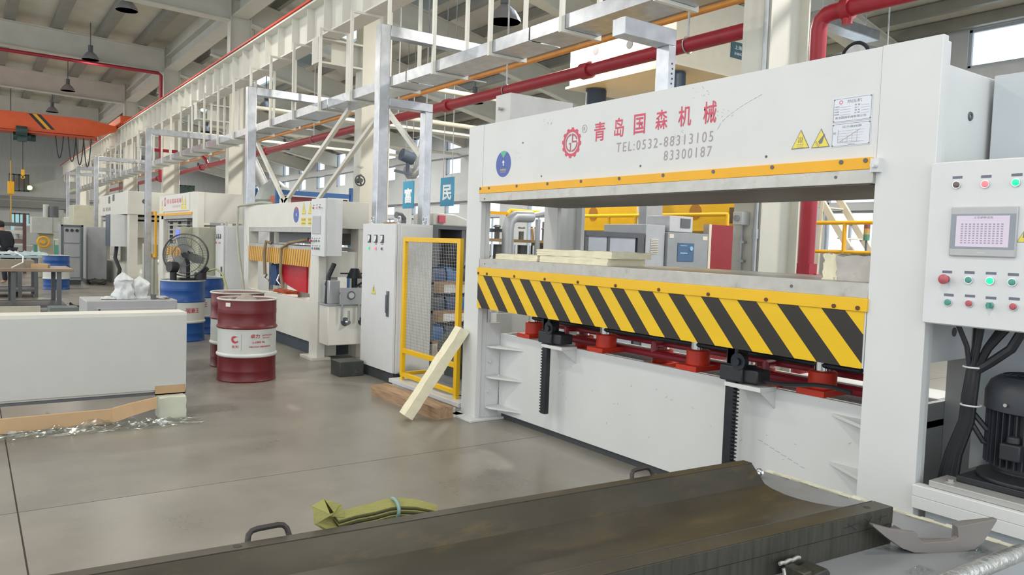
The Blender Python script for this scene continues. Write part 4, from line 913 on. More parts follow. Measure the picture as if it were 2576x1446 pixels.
part('platen_stack', MB().box(3.75, 9.4, 1.42, 4.08, 11.3, 1.57), darkin, P2)
part('lower_platen', MB().box(3.55, 9.34, 1.345, 4.1, 12.1, 1.39), steel, P2)
part('table_side', MB().box(3.62, 9.10, 1.02, 4.08, 9.14, 1.34), white2, P2)
part('hazard_board', MB().box(3.545, 9.36, 1.125, 3.55, 12.1, 1.345), stripemat('hazard_stripes_slim', 'e2a92c', '8a5a18', .088, -.28, 0, .36), P2, smooth=False)
part('bed', MB().box(3.56, 9.33, .17, 3.60, 12.12, .69).box(3.6, 9.33, .6, 4.1, 12.12, .64).box(4.06, 9.33, .17, 4.1, 12.12, .69), white2, P2, bevel=.003)
part('plinth', MB().box(3.60, 9.35, 0, 4.08, 12.1, .17), mat('dark_blue_grey_plinth', '3a4650', .5), P2)
for x, y in ((3.92, 9.8), (3.95, 10.8), (3.9, 11.55), (3.95, 10.2)): part('ram_cylinder', MB().cyl((x, y, .64), (x, y, 1.3), .075, n=18), galvd, P2)
part('tie_cover', MB().prism([(10.0, 1.12), (11.0, 1.12), (11.0, .86), (10.75, .82), (10.3, .76), (10.0, .76)], 0, 3.70, 3.73), mat('bright_red_cover', 'c8222c', .4), P2)
part('side_tank', MB().box(3.50, 8.72, .215, 4.3, 9.0, .70), white2, P2, bevel=.012)
part('tank_lid', MB().box(3.48, 8.70, .70, 4.3, 9.0, .715), galvd, P2)
for x, c in ((3.73, 1), (3.95, 0)):
    part('sight_cock', MB().cyl((x, 8.72, .50), (x, 8.66, .50), .035, n=14).cyl((x, 8.66, .50), (x, 8.62, .50), .02).cyl((x, 8.64, .52), (x, 8.64, .64), .012), chrome, P2)
    part('oil_stain', MB().cyl((x-.01, 8.7195, .5), (x-.01, 8.719, .5), .055, n=14), darkin, P2)
gp = part('gauge_panel', MB().box(3.63, 8.66, .715, 3.9, 8.68, .915).box(3.645, 8.66, .52, 3.665, 8.68, .715).box(3.86, 8.66, .52, 3.88, 8.68, .715), galvd, P2)
part('gauge', MB().ring((3.765, 8.655, .825), .045, .008, 'y', 22, 6).cyl((3.765, 8.66, .825), (3.765, 8.648, .825), .043, n=22), darkin, gp)
part('gauge_dial', MB().cyl((3.765, 8.6475, .825), (3.765, 8.6465, .825), .036, n=22), mat('gauge_dial_face', 'b9bcbd', .3), gp)
part('valve_block', MB().box(3.52, 8.75, .715, 3.66, 8.98, 1.0), galvd, P2, bevel=.01)
part('filter_can', MB().cyl((4.05, 8.85, .715), (4.05, 8.85, .93), .1, n=20).cyl((4.2, 8.85, .715), (4.2, 8.85, .88), .07, n=20), galvd, P2)
part('screw_jack', MB().cyl((3.9, 8.88, .9), (3.9, 8.88, 1.14), .035).cyl((3.9, 8.88, 1.02), (3.9, 8.88, 1.14), .1, .05, n=16).box(3.72, 8.86, 1.07, 4.15, 8.90, 1.085), blacks, P2)
part('cable', MB().tube([(3.62, 8.82, 1.2), (3.56, 8.85, 1.05), (3.52, 8.86, .95), (3.55, 8.84, .86), (3.68, 8.8, .84), (3.85, 8.8, .9), (3.98, 8.82, .97), (4.3, 8.84, .95)], .014, 7).tube([(3.6, 8.8, 1.2), (3.54, 8.83, 1.04), (3.53, 8.84, .72)], .03, 8), blackm, P2)
# hose and clothing hung on press 2
part('hanging_hose', MB().tube([(3.5, 12.3, 1.97), (3.46, 12.4, 1.95), (3.42, 12.3, 1.6), (3.4, 12.1, 1.2), (3.38, 11.8, .8), (3.36, 11.6, .4), (3.34, 11.5, .05)], .02, 8).tube([(3.5, 12.3, 1.97), (3.56, 11.6, 2.0), (3.6, 11.2, 1.985)], .02, 8), mat('pale_grey_hose', 'a8ab9c', .5), P2)
part('hanging_hose', MB().tube([(3.56, 11.05, 1.4), (3.5, 11.1, 1.43), (3.48, 11.12, 1.3), (3.49, 11.1, .95)], .025, 8).tube([(3.7, 9.95, 1.48), (3.56, 10.3, 1.42), (3.5, 10.45, 1.34), (3.5, 10.45, 1.0), (3.52, 10.4, .8)], .022, 8), mat('brown_hose', '8a7a5c', .6), P2)
part('tap', MB().tube([(3.5, 10.5, .98), (3.47, 10.5, .9), (3.5, 10.45, .84), (3.56, 10.4, .87)], .014, 8).tube([(3.52, 11.1, .95), (3.47, 11.05, .9), (3.5, 10.95, .87)], .012, 8), chrome, P2)
part('rag', lump(MB(), 3.62, 10.55, .70, 3.80, 11.1, .74, .012, 5, 3), mat('orange_rag', 'b5532c', .8), P2)
xb = mat('blue_cloth', '35507c', .8)
solo('work_jacket', lump(MB(), 3.60, 10.95, .80, 3.68, 11.2, 1.10, .012, 5, 4), xb, 'blue cloth hanging inside the second press under the stripes', 'cloth', (3.65, 11.1, .8))
# control box of press 2
c2 = thing('control_box', 'light grey control box with touch screen hanging on the second press', 'control box', (3.5, 8.9, 1.29))
part('body', MB().box(3.42, 8.62, 1.29, 3.62, 9.045, 1.965), cabpaint, c2, bevel=.004)
part('door', MB().box(3.395, 8.615, 1.285, 3.418, 9.05, 1.97), cabpaint, c2, bevel=.003)
part('bracket', MB().box(3.5, 9.045, 1.6, 3.52, 9.06, 1.85), galvd, c2)
DX = 3.395
s2 = part('touch_screen', MB().box(DX-.01, 8.74, 1.55, DX, 8.99, 1.765), mat('hmi_bezel', 'b3b5b6', .4), c2, bevel=.003)
part('display', MB().box(DX-.011, 8.75, 1.58, DX-.01, 8.98, 1.74), screenoff, s2, smooth=False)
for y, z, k in ((8.97, 1.86, 'dark'), (8.87, 1.862, 'redlit'), (8.77, 1.864, 'dark'), (9.0, 1.465, 'estop'), (8.92, 1.465, 'green'), (8.85, 1.467, 'dark'), (8.77, 1.468, 'green'), (8.98, 1.375, 'green'), (8.90, 1.375, 'red'), (8.84, 1.376, 'red'), (8.76, 1.376, 'knob')): btn(y, z, k, c2, DX, 1.0)
part('key', MB().ring((DX-.03, 8.70, 1.85), .012, .003, 'x', 14, 5).cyl((DX, 8.70, 1.86), (DX-.03, 8.70, 1.86), .006), chrome, c2)
# prints on press 2 crown
so2 = part('round_sticker', MB().cyl((3.552, 10.02, 1.80), (3.551, 10.02, 1.80), .105, n=32), stickblue, P2)
mb = MB(); mb.prism([(10.02, 1.84)]+[(10.02-.104*math.sin(a), 1.80+.104*math.cos(a)) for a in [-.6+.12*i for i in range(11)]], 0, 3.5508, 3.55); part('sticker_print', mb, mat('sticker_red', 'b5586a', .5), so2, smooth=False)
part('sticker_print', MB().box(3.5508, 10.01, 1.78, 3.55, 10.03, 1.82), whitetxt, so2, smooth=False)
for yc in (9.74, 9.5):
    warn(yc, 1.86, .17, 'hot', P2, 3.552, wx=.9)
    f = part('warning_card', MB().box(3.551, yc-.085, 1.66, 3.552, yc+.085, 1.76), trifill, P2, smooth=False)
    text('card_print', '当心烫伤' if yc > 9.6 else '当心夹手', FX, (3.5505, yc+.07, 1.72), .028, .14, darktxt, f); text('card_print', 'WARNING', FX, (3.5505, yc+.07, 1.675), .018, .14, darktxt, f)
# brace frame above press 2
bf = thing('brace_frame', 'white diagonal bracing struts standing above the second press', 'frame', (4.7, 13, 2.15))
for a, b in (((4.69, 15.7, 3.46), (4.69, 13.85, 2.13)), ((4.69, 11.0, 3.46), (4.69, 13.8, 2.13)), ((4.95, 10.4, 3.4), (4.95, 12.95, 2.13)), ((4.95, 10.3, 3.4), (4.95, 9.2, 2.65))):
    part('strut', MB().bar(a, b, .06, .06), white2, bf)
part('gusset_plate', MB().box(4.66, 13.6, 2.05, 4.72, 14.05, 2.2), white2, bf)
part('strut', MB().bar((4.69, 13.85, 2.08), (4.95, 12.95, 2.08), .05).box(4.66, 13.9, 0, 4.74, 13.98, 2.06), white2, bf)
part('strut', MB().box(4.66, 15.66, 3.44, 4.74, 15.74, 3.49).box(4.9, 10.25, 3.38, 5.0, 10.45, 3.5), white2, bf)

# ================================================================== DRUMS
def drum(x, y, col, label, white_band=True, group='steel drums on the floor', name='oil_drum', letters=None):
    d = thing(name, label, 'drum', (x, y, 0), group); r = .295
    def seg(z0, z1, m, nm, pf): part(nm, MB().lathe(pf, (x, y, 0), 40), m, d, ang=.9)
    seg(0, 0, col, 'lower_shell', [(0, .012), (r-.01, .012), (r, 0), (r+.004, .012), (r-.002, .02), (r-.004, .10), (r-.001, .11), (r-.004, .12), (r-.004, .25), (r-.002, .255)])
    seg(0, 0, drumwhite if white_band else col, 'label_band', [(r-.002, .255), (r+.006, .262), (r+.012, .275), (r+.006, .288), (r-.003, .295), (r-.003, .53), (r+.002, .545)])
    seg(0, 0, col, 'upper_shell', [(r+.002, .545), (r+.012, .558), (r+.004, .572), (r-.004, .58), (r-.004, .70), (r, .71), (r-.004, .72), (r, .735), (r-.004, .745), (r-.004, .84)])
    part('rim', MB().lathe([(r-.004, .835), (r+.006, .838), (r+.008, .847), (r+.002, .853), (r-.008, .85), (r-.01, .838), (0, .835)], (x, y, 0), 40), mat('pale_drum_rim', 'c4c7c0', .4), d, ang=.9)
    part('bung', MB().cyl((x-.16, y+.05, .835), (x-.16, y+.05, .848), .03, n=14), galvd, d)
    return d
d1 = drum(2.385, 8.15, drumred, 'dark red and white oil drum with red lettering, foremost of the drums')
drum(2.545, 9.08, drumred, 'dark red oil drum directly behind the foremost red drum')
db1 = drum(2.46, 11.5, drumblue, 'blue and white drum carrying the pedestal fan')
db2 = drum(2.93, 12.3, drumblue, 'blue and white drum partly hidden behind the fan drum')
dfar = drum(1.79, 22.3, drumblue, 'distant blue and white drum behind the work table')
# wrapped lettering on drums
def wraptext(s, d, cx, cy, r, ang0, z, h, wid, m, nm='lettering'):
    """curve flat lettering round a drum; ang0 is the bearing of its centre"""
    cu = bpy.data.curves.new(nm, 'FONT'); cu.body = s; cu.size = 1; cu.offset = .02; cu.resolution_u = 3
    t = bpy.data.objects.new(nm, cu); COL.objects.link(t); me = bpy.data.meshes.new_from_object(t.evaluated_get(bpy.context.evaluated_depsgraph_get())); bpy.data.objects.remove(t)
    xs = [v.co.x for v in me.vertices]; ys_ = [v.co.y for v in me.vertices]; x0, x1, y0, y1 = min(xs), max(xs), min(ys_), max(ys_); org = origin(d)
    for v in me.vertices:
        u = ((v.co.x-x0)/(x1-x0)-.5)*wid; a = ang0+u/r; v.co = Vector((cx+(r+.0012)*math.cos(a), cy+(r+.0012)*math.sin(a), z+(v.co.y-y0)/(y1-y0)*h))-org
    o = bpy.data.objects.new(nm, me); COL.objects.link(o); o.parent = d; me.materials.clear(); me.materials.append(m); return o
rt = mat('drum_lettering_red', 'b8454c', .5)
ba = math.atan2(-8.15, -2.385)
for s, off, z, h, wd in (('卓力', .10-.02, .455, .045, .095), ('抗磨液压油', .215, .475, .016, .12), ('高压抗磨', .205, .452, .010, .09), ('L-HM 46', .12, .405, .022, .13), ('中国石化长城 润滑油有限公司', .14, .36, .018, .24), ('长城', -.115, .355, .032, .075)):
    wraptext(s, d1, 2.385, 8.15, .293, ba+off/.293, z, h, wd, rt)
mb = MB()
def wrappoly(mb, pts, cx, cy, r, ang0, z0):
    n = len(pts)//2; vs = []
    for p in pts: a = ang0+p[0]/r; vs.append((cx+(r+.0015)*math.cos(a), cy+(r+.0015)*math.sin(a), z0+p[1]))
    mb.add(vs, [(i, i+1, 2*n-2-i, 2*n-1-i) for i in range(n-1)])
o1 = [(.04*math.cos(t)-.004, .04*math.sin(t)) for t in [2.2+.25*i for i in range(15)]]; o2 = [(.024*math.cos(t)+.004, .024*math.sin(t)+.004) for t in [2.2+.25*i for i in range(15)]]
wrappoly(mb, o1+o2[::-1], 2.385, 8.15, .293, ba-.115/.293, .445)
o1 = [(-.02+.014*i, .03-.003*i+.004*math.sin(i)) for i in range(5)]; o2 = [(-.012+.008*i, .006+.005*i) for i in range(5)]
wrappoly(mb, o1+o2[::-1], 2.385, 8.15, .293, ba-.115/.293, .45)
part('emblem', mb, rt, d1, smooth=False)
mb = MB(); a = ba-.055/.293; mb.bar((2.385+.2945*math.cos(a), 8.15+.2945*math.sin(a), .33), (2.385+.2945*math.cos(a), 8.15+.2945*math.sin(a), .50), .002); part('lettering', mb, greytxt, d1)
a0 = ba-.2/.293; mb = MB(); vs = []
for i in range(5):
    a = a0-.10+.05*i
    for z in (.775, .815): vs.append((2.385+.296*math.cos(a), 8.15+.296*math.sin(a), z))
mb.add(vs, [(2*i, 2*i+2, 2*i+3, 2*i+1) for i in range(4)]); part('paper_label', mb, mat('paper_label', 'd8d6cc', .7), d1)
for cx, cy, s, z, off in ((2.46, 11.5, '润滑王', .40, .14), (2.93, 12.3, 'E', .41, .02), (1.79, 22.3, '王', .40, -.05)):
    dd = db1 if cx < 2.5 and cy < 12 else (db2 if cy < 13 else None)
    par = dd or [o for o in bpy.data.objects if o.get('label', '').startswith('distant blue')][0]
    wraptext(s, par, cx, cy, .293, math.atan2(-cy, -cx)+off/.293, z, .07, .2 if len(s) > 1 else .07, rt)
solo('sand_heap', MB().lathe([(0, .0), (.11, .0), (.085, .02), (.05, .045), (.02, .058), (0, .06)][::-1], (2.36, 8.12, .838), 18), mat('grey_dirt_heap', '9a8f88', .95, var=.15, scale=30, bump=.6), 'small grey heap of rag and dirt on the foremost red drum', 'heap', (2.36, 8.12, .838))
# pedestal fan (drum mounted industrial fan)
fn = thing('industrial_fan', 'dark round cage fan standing on the blue drum', 'fan', (2.5, 11.4, .85))
fc = Vector((2.46, 11.35, 1.20)); tl = Matrix.Translation(fc) @ Matrix.Rotation(-.45, 4, 'Z') @ Matrix.Scale(.82, 4)
def fmesh(f): mb = MB(); mb.M = tl; f(mb); return mb
dkf = mat('dark_fan_wire', '4c4f50', .5)
part('cage', fmesh(lambda m: (m.ring((0, 0, 0), .36, .010, 'y', 40, 6), m.ring((0, -.08, 0), .30, .006, 'y', 36, 5), m.ring((0, .07, 0), .36, .008, 'y', 36, 5), m.ring((0, -.1, 0), .18, .005, 'y', 30, 5))), dkf, fn)
mb = MB(); mb.M = tl
for i in range(44):
    a = 2*PI*i/44; mb.tube([(.05*math.cos(a), -.11, .05*math.sin(a)), (.2*math.cos(a), -.1, .2*math.sin(a)), (.30*math.cos(a), -.08, .30*math.sin(a)), (.36*math.cos(a), 0, .36*math.sin(a))], .0022, 4)
tag(part('cage_wires', mb, dkf, fn), kind='stuff')
for i in range(3):
    mb = MB(); mb.M = tl @ Matrix.Rotation(2*PI*i/3+.3, 4, 'Y'); mb.add([(.04, .01, -.04), (.16, .03, -.09), (.31, .045, -.05), (.32, -.03, .06), (.17, -.035, .08), (.04, -.01, .04)], [(0, 1, 2, 3, 4, 5)]); b = part('blade', mb, mat('grey_fan_blade', '7e8482', .5), fn)
part('hub', fmesh(lambda m: (m.cyl((0, -.05, 0), (0, .05, 0), .05), m.cyl((0, .05, 0), (0, .22, 0), .085, n=18))), blacks, fn)
part('stand', MB().cyl((2.52, 11.46, .85), (2.52, 11.46, 1.1), .028).cyl((2.52, 11.46, .85), (2.52, 11.46, .88), .18, .15, n=24).bar((2.52, 11.46, 1.08), (2.48, 11.42, 1.2), .04), blacks, fn)
solo('power_tool', MB().cyl((2.30, 11.33, .853), (2.30, 11.33, 1.0), .045).cyl((2.24, 11.30, 1.04), (2.34, 11.34, 1.03), .075, n=18).box(2.27, 11.3, .98, 2.33, 11.35, 1.05), blackm, 'dark round tool head standing on the blue drum left of the fan base', 'tool', (2.30, 11.33, .853))
solo('electric_tool', MB().cyl((2.66, 11.34, .86), (2.66, 11.34, .96), .08, n=18).bar((2.68, 11.36, .93), (2.74, 11.3, 1.03), .05), blackm, 'dark tool lying on the blue drum right of the fan base', 'tool', (2.66, 11.34, .85))
solo('air_hose', MB().tube([(2.78, 11.4, .98), (2.84, 11.2, 1.02), (2.90, 11.1, .95), (2.92, 11.0, .8), (2.94, 10.9, .6), (2.96, 10.9, .3), (2.96, 10.95, .02)], .016, 8), mat('pale_green_hose', 'a8ad7e', .5), 'pale green hose looping down beside the blue drums', 'hose', (2.96, 10.95, 0))

# ================================================================== LEFT FOREGROUND: LONG PANEL
def slabthing(): pass
lp = thing('cabinet_shell', 'long white cabinet shell lying on its side at the left edge', 'cabinet', (.4, 6.9, .2))
part('large_panel', MB().box(-1.6, 6.75, .21, 1.48, 6.77, .825), mat('glossy_white_panel', 'c3c4c0', .22, var=.02, coat=.3), lp, bevel=.003)
part('shell', MB().box(-1.6, 6.77, .19, 1.48, 7.02, .848), white2, lp, bevel=.006)
part('edge_return', MB().box(-1.6, 6.755, .825, 1.48, 6.77, .848), white2, lp)
part('screw', MB().cyl((.65, 6.752, .78), (.65, 6.748, .78), .006, n=8), galv, lp)
part('bottom_flange', MB().box(-1.6, 6.76, .17, 1.48, 7.0, .19), darkin, lp)
solo('foam_block', lump(MB(), 1.25, 6.60, 0, 1.45, 6.78, .17, .003, 5, 12), mat('pale_green_foam', 'cdd0be', .85, var=.04, bump=.2), 'pale foam block propping the right end of the white cabinet shell', 'foam', (1.35, 6.69, 0))
solo('cardboard_pad', MB().box(1.24, 6.742, .17, 1.47, 6.756, .245).box(1.24, 6.742, .17, 1.47, 7.0, .18), card, 'folded brown cardboard pad between the foam block and the cabinet shell', 'cardboard', (1.35, 6.74, .17))
solo('support_timber', MB().box(-1.2, 6.82, .0, -1.0, 7.0, .17), wood, 'wood support under the cabinet shell', 'timber', (-1.1, 6.9, 0))
cbx = thing('cardboard_strip', 'long folded cardboard strip lying in front of the white cabinet shell', 'cardboard', (.6, 6.6, 0))
def strip(pts, h0, par, nm='flap'):
    mb = MB(); vs = []; fs = []
    for (x, y, z, h) in pts: vs += [(x, y, z), (x, y+.012, z), (x, y+.03, z+h+.004), (x, y+.018, z+h)]
    for i in range(len(pts)-1):
        for k in range(4): fs.append((4*i+k, 4*i+(k+1) % 4, 4*i+4+(k+1) % 4, 4*i+4+k))
    fs += [(0, 1, 2, 3), (4*len(pts)-1, 4*len(pts)-2, 4*len(pts)-3, 4*len(pts)-4)]
    mb.add(vs, fs); return part(nm, mb, card, par, smooth=False)
strip([(-1.2, 6.56, .01, .10), (.19, 6.56, .01, .105), (.55, 6.55, .015, .105), (.90, 6.54, .02, .105)], .1, cbx)
strip([(.90, 6.535, .02, .11), (1.04, 6.51, .07, .095), (1.21, 6.50, .115, .08)], .1, cbx, 'bent_end')
part('bottom_fold', MB().box(-1.2, 6.57, .004, .9, 6.72, .012), card, cbx)
crumple('plastic_wrap', .75, 6.42, .0, 1.5, .22, .07, film, 'crumpled clear plastic wrap on the floor before the cardboard strip', 'film', 34, 2)
crumple('plastic_wrap', .4, 6.70, .02, 1.3, .12, .09, film, 'clear plastic wrap bunched under the white cabinet shell', 'film', 26, 3)
# grey cabinet with vents behind it, with plastic bags
gb = thing('grey_enclosure', 'low grey steel enclosure with a vent row, lying behind the white shell', 'enclosure', (1.4, 8.8, 0))
part('body', MB().box(.96, 8.75, .02, 1.82, 9.35, .79), hoodgrey, gb, bevel=.01)
part('door', MB().box(1.05, 8.73, .30, 1.80, 8.75, .715), hoodgrey, gb, bevel=.004)
mb = MB()
for i in range(24): mb.box(1.2+.024*i, 8.724, .66, 1.212+.024*i, 8.73, .68)
part('vent_slots', mb, darkin, gb, smooth=False)
part('handle', MB().box(1.07, 8.715, .67, 1.085, 8.73, .705), blackm, gb)
bagmesh = []
def bag(cx, cy, z, r, h, label, seed):
    from mathutils import noise
    mb = MB(); vs = []; fs = []; n, m = 22, 16
    for i in range(m+1):
        t = i/m; rr = r*(.92+.13*math.sin(t*6+seed)) if t < .72 else r*max(.12, (1-((t-.72)/.28)**1.6)*.95)
        for k in range(n):
            a = 2*PI*k/n; q = 1+.42*noise.noise(Vector((math.cos(a)*2.1+seed, math.sin(a)*2.1, t*4)))
            vs.append((cx+rr*q*math.cos(a), cy+rr*q*math.sin(a), z+h*t*(1+.1*noise.noise(Vector((a, seed, t))))))
    for i in range(m):
        for k in range(n): fs.append((i*n+k, i*n+(k+1) % n, (i+1)*n+(k+1) % n, (i+1)*n+k))
    fs += [tuple(range(n-1, -1, -1)), tuple(range(m*n, m*n+n))]
    mb.add(vs, fs); return solo('plastic_bag', mb, bagm, label, 'bag', (cx, cy, z), 'plastic bags on the grey enclosure', ang=.8)
bag(1.33, 8.95, .793, .10, .27, 'tall translucent white plastic bag standing on the grey enclosure', 1.0)
bag(1.49, 8.97, .793, .085, .23, 'smaller white plastic bag at the right on the grey enclosure', 4.0)
crumple('plastic_scrap', 1.18, 8.9, .793, .14, .08, .04, bagm, 'flat scrap of white plastic left of the bags on the grey enclosure', 'film', 10, 8)
solo('glass_tray', MB().cyl((1.70, 8.9, .80), (1.70, 8.9, .803), .085, n=24).cyl((1.70, 8.9, .793), (1.70, 8.9, .80), .03, n=14), chrome, 'small round tray at the right end of the grey enclosure', 'tray', (1.7, 8.9, .793))
solo('screw_pot', MB().lathe([(0, 0), (.025, 0), (.03, .05), (.022, .055), (0, .055)], (1.60, 8.84, .793), 16), darkin, 'tiny dark pot on the grey enclosure', 'pot', (1.6, 8.84, .793))

# ================================================================== THIRD, FOURTH MACHINES AND CABINETS
P3 = thing('hydraulic_press', 'third white press with small red lettering and yellow stickers on its board', 'press', (3.5, 17, 0))
part('leg', MB().box(3.5, 18.3, 0, 3.6, 18.75, 2.3), white2, P3, bevel=.004)
part('leg', MB().box(3.5, 15.2, 1.62, 3.62, 15.6, 2.29), white2, P3, bevel=.004)
part('rear_leg', MB().box(4.22, 15.32, 0, 4.35, 15.5, 2.2).box(4.22, 18.45, 0, 4.34, 18.59, 2.2).box(3.625, 15.32, 0, 3.7, 15.5, 1.62), white2, P3)
part('crown', MB().box(3.52, 15.6, 1.9, 3.6, 18.3, 2.31).box(3.6, 15.25, 1.72, 4.35, 15.31, 2.29).box(3.6, 15.31, 2.2, 4.3, 18.7, 2.26).box(3.6, 18.6, 1.8, 4.3, 18.7, 2.26), white2, P3, bevel=.003)
part('upper_platen', MB().box(3.5, 15.6, 1.80, 4.3, 18.5, 1.88), steel, P3)
part('edge_strip', MB().box(3.49, 15.65, 1.87, 3.52, 18.72, 1.92), yellow, P3)
bd = part('sign_board', MB().box(3.498, 15.9, 1.96, 3.519, 18.6, 2.3), mat('white_sign_board', 'e2e0da', .4, var=.01), P3, smooth=False)
text('lettering', '青岛国森机械', FX, (3.4975, 17.9, 2.12), .10, 1.35, redtxt, bd, bold=.008, sp=1.3)
text('lettering', 'TEL:0532-88313105', FX, (3.4975, 17.4, 2.03), .05, .8, mat('faint_pink_print', 'e0b4b0', .5), bd)
mb = MB(); mb.ring((3.497, 18.12, 2.17), .08, .02, 'x', 20, 4, (.1, 1, 1)); part('emblem', mb, redtxt, bd)
for y in (16.45, 16.2):
    warn(y, 2.14, .2, 'hot', bd, 3.4975, wx=.9); part('warning_card', MB().box(3.4965, y-.1, 1.98, 3.4975, y+.1, 2.06), trifill, bd, smooth=False)
warn(18.42, 2.14, .16, 'bolt', bd, 3.4975, wx=.9); part('warning_card', MB().box(3.4965, 18.34, 1.98, 3.4975, 18.5, 2.06), trifill, bd, smooth=False)
part('hazard_board', MB().box(3.55, 15.7, 1.02, 3.56, 18.4, 1.22), stripemat('hazard_stripes_third', 'd9a838', '8d6b3a', .30, -.3, 0, .45), P3, smooth=False)
part('lower_platen', MB().box(3.55, 15.6, 1.22, 4.3, 18.4, 1.28), steel, P3)
for z in (1.36, 1.46, 1.56, 1.66, 1.76): part('heating_plate', MB().box(3.58, 16.4, z, 4.2, 18.3, z+.03), steel, P3)
part('bracket_ladder', MB().box(3.6, 16.5, 1.28, 3.66, 16.56, 1.8).box(3.6, 17.3, 1.28, 3.66, 17.36, 1.8).box(3.6, 18.1, 1.28, 3.66, 18.16, 1.8), darkin, P3)
part('bed', MB().box(3.55, 15.5, .1, 4.3, 18.3, .62), white2, P3)
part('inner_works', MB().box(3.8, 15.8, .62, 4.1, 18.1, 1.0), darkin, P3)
cn = thing('operator_console', 'olive grey operator console with a lit blue screen at the third press', 'console', (3.3, 14.7, 0))
part('cabinet', MB().box(3.3, 14.25, .0, 3.75, 15.1, 1.62), mat('olive_grey_paint', 'a5a694', .5), cn, bevel=.006)
part('head', MB().box(3.10, 14.72, 1.28, 3.3, 15.08, 1.62), mat('olive_grey_paint', 'a5a694', .5), cn, bevel=.006)
part('monitor', MB().box(3.09, 14.75, 1.42, 3.10, 15.05, 1.57), mat('blue_lit_screen', '6f7fd0', .3, emit=.7, ecol='5a6ad0', var=.05), cn, smooth=False)
part('red_lamp', MB().cyl((3.095, 14.82, 1.22), (3.1, 14.82, 1.22), .02, n=12), mat('lamp_red', 'f06a70', .3, emit=3), cn)
c3 = cabinet('meter_cabinet', 'tall grey electrical cabinet with three small meters between the second and third press', 3.58, 13.7, 14.2, .8, 1.66)
for y in (14.12, 14.0, 13.88): meter(y, 1.47, c3, 3.58, .9)
for y, k in ((14.12, 'dark'), (14.0, 'redlit'), (13.88, 'red')): btn(y, 1.36, k, c3, 3.58, 1.2, lab=False)
part('door_handle', MB().box(3.56, 13.74, .7, 3.58, 13.78, .95), darkin, c3)
for y in (14.1, 13.8): part('lifting_eye', MB().ring((3.66, y, 1.69), .032, .01, 'x', 16, 6), galv, c3)
# yellow guard with olive door by the third press
yg = thing('mesh_guard', 'olive panel guard in a yellow frame left of the third press', 'guard', (3.5, 19.6, 0), )
part('frame', MB().box(3.47, 19.05, .93, 3.51, 19.12, 1.98).box(3.47, 20.3, .93, 3.51, 20.37, 1.98).box(3.47, 19.12, 1.91, 3.51, 20.3, 1.98).box(3.47, 19.12, .93, 3.51, 20.3, 1.0), yellow, yg)
part('panel', MB().box(3.52, 19.1, .0, 3.54, 20.9, 1.22), mat('olive_grey_paint', 'a5a694', .5), yg)
part('post', MB().box(3.46, 20.4, 0, 3.51, 20.47, 1.22), white2, yg)
# fourth machine
P4 = thing('hydraulic_press', 'fourth white press far down the row with a dark control tower', 'press', (3.4, 24, 0))
part('crown', MB().box(3.35, 22.0, 1.95, 5.4, 27.3, 2.55), white2, P4, bevel=.01)
part('leg', MB().box(3.35, 26.9, 0, 3.6, 27.3, 1.95).box(3.4, 22.05, 0, 3.6, 22.4, 1.95).box(5.2, 22.05, 0, 5.4, 22.4, 1.95), white2, P4)
part('ram_block', MB().box(3.4, 22.5, 1.35, 5.2, 26.8, 1.78), white2, P4)
part('platen', MB().box(3.38, 22.4, 1.83, 5.3, 26.9, 1.90), steel, P4)
part('bed', MB().box(3.4, 22.4, 0, 5.2, 26.9, .62), white2, P4)
part('guide_column', MB().cyl((3.9, 23.5, .6), (3.9, 23.5, 1.4), .13).cyl((3.9, 26, .6), (3.9, 26, 1.4), .13).cyl((4.9, 23.2, .6), (4.9, 23.2, 1.4), .15), beampaint, P4)
part('control_tower', MB().box(3.0, 22.5, 1.1, 3.34, 23.2, 1.93), mat('slate_control_tower', '4c5a66', .5), P4)
part('control_tower_side', MB().box(3.02, 22.48, 1.1, 3.5, 22.5, 1.93), cabpaint, P4)
part('cable', MB().tube([(3.2, 22.7, 1.1), (3.15, 22.6, .8), (3.25, 22.5, .5), (3.2, 22.5, .2)], .05, 8), blackm, P4)
part('slot', MB().box(3.34, 25.0, 2.3, 3.35, 25.3, 2.5).box(3.34, 24.2, 2.35, 3.35, 24.5, 2.53), darkin, P4)
part('port_hole', MB().cyl((3.75, 21.995, 2.3), (3.75, 21.99, 2.3), .06, n=14).cyl((4.75, 21.995, 2.25), (4.75, 21.99, 2.25), .06, n=14), darkin, P4)
text('lettering', '森 机械', FX, (3.345, 26.5, 2.08), .12, 1.6, greytxt, P4)
solo('white_bin', MB().box(3.55, 21.2, .0, 3.95, 21.6, .45).lathe([(0, .55), (.2, .55), (.22, .45), (0, .45)][::-1], (3.75, 21.4, 0), 16), white2, 'white lidded bin before the fourth press', 'bin', (3.75, 21.4, 0))
# grey framed cabinet pair and drill
c4 = thing('switch_cabinet', 'large grey switch cabinet with dark frame and three dark meters beyond the far drum', 'cabinet', (2.3, 24.5, 0))
part('plinth', MB().box(2.07, 24.02, 0, 2.51, 24.88, .12), kick, c4)
part('body', MB().box(2.05, 24.0, .12, 2.53, 24.9, 1.62), mat('slate_grey_cabinet', '8d9496', .5), c4, bevel=.01)
for z0, z1 in ((.2, .72), (.76, 1.1), (1.14, 1.55)): part('door_panel', MB().box(2.10, 23.98, z0, 2.48, 24.0, z1), mat('mid_grey_panel', '9a9ca0', .5), c4, bevel=.004)
part('frame', MB().box(2.03, 23.97, .1, 2.07, 24.0, 1.63).box(2.51, 23.97, .1, 2.56, 24.0, 1.63).box(2.03, 23.97, 1.59, 2.56, 24.0, 1.63), mat('dark_slate_trim', '555d60', .5), c4)
for x in (2.17, 2.29, 2.41): part('meter', MB().cyl((x, 23.98, 1.48), (x, 23.96, 1.48), .04, n=14), blackm, c4)
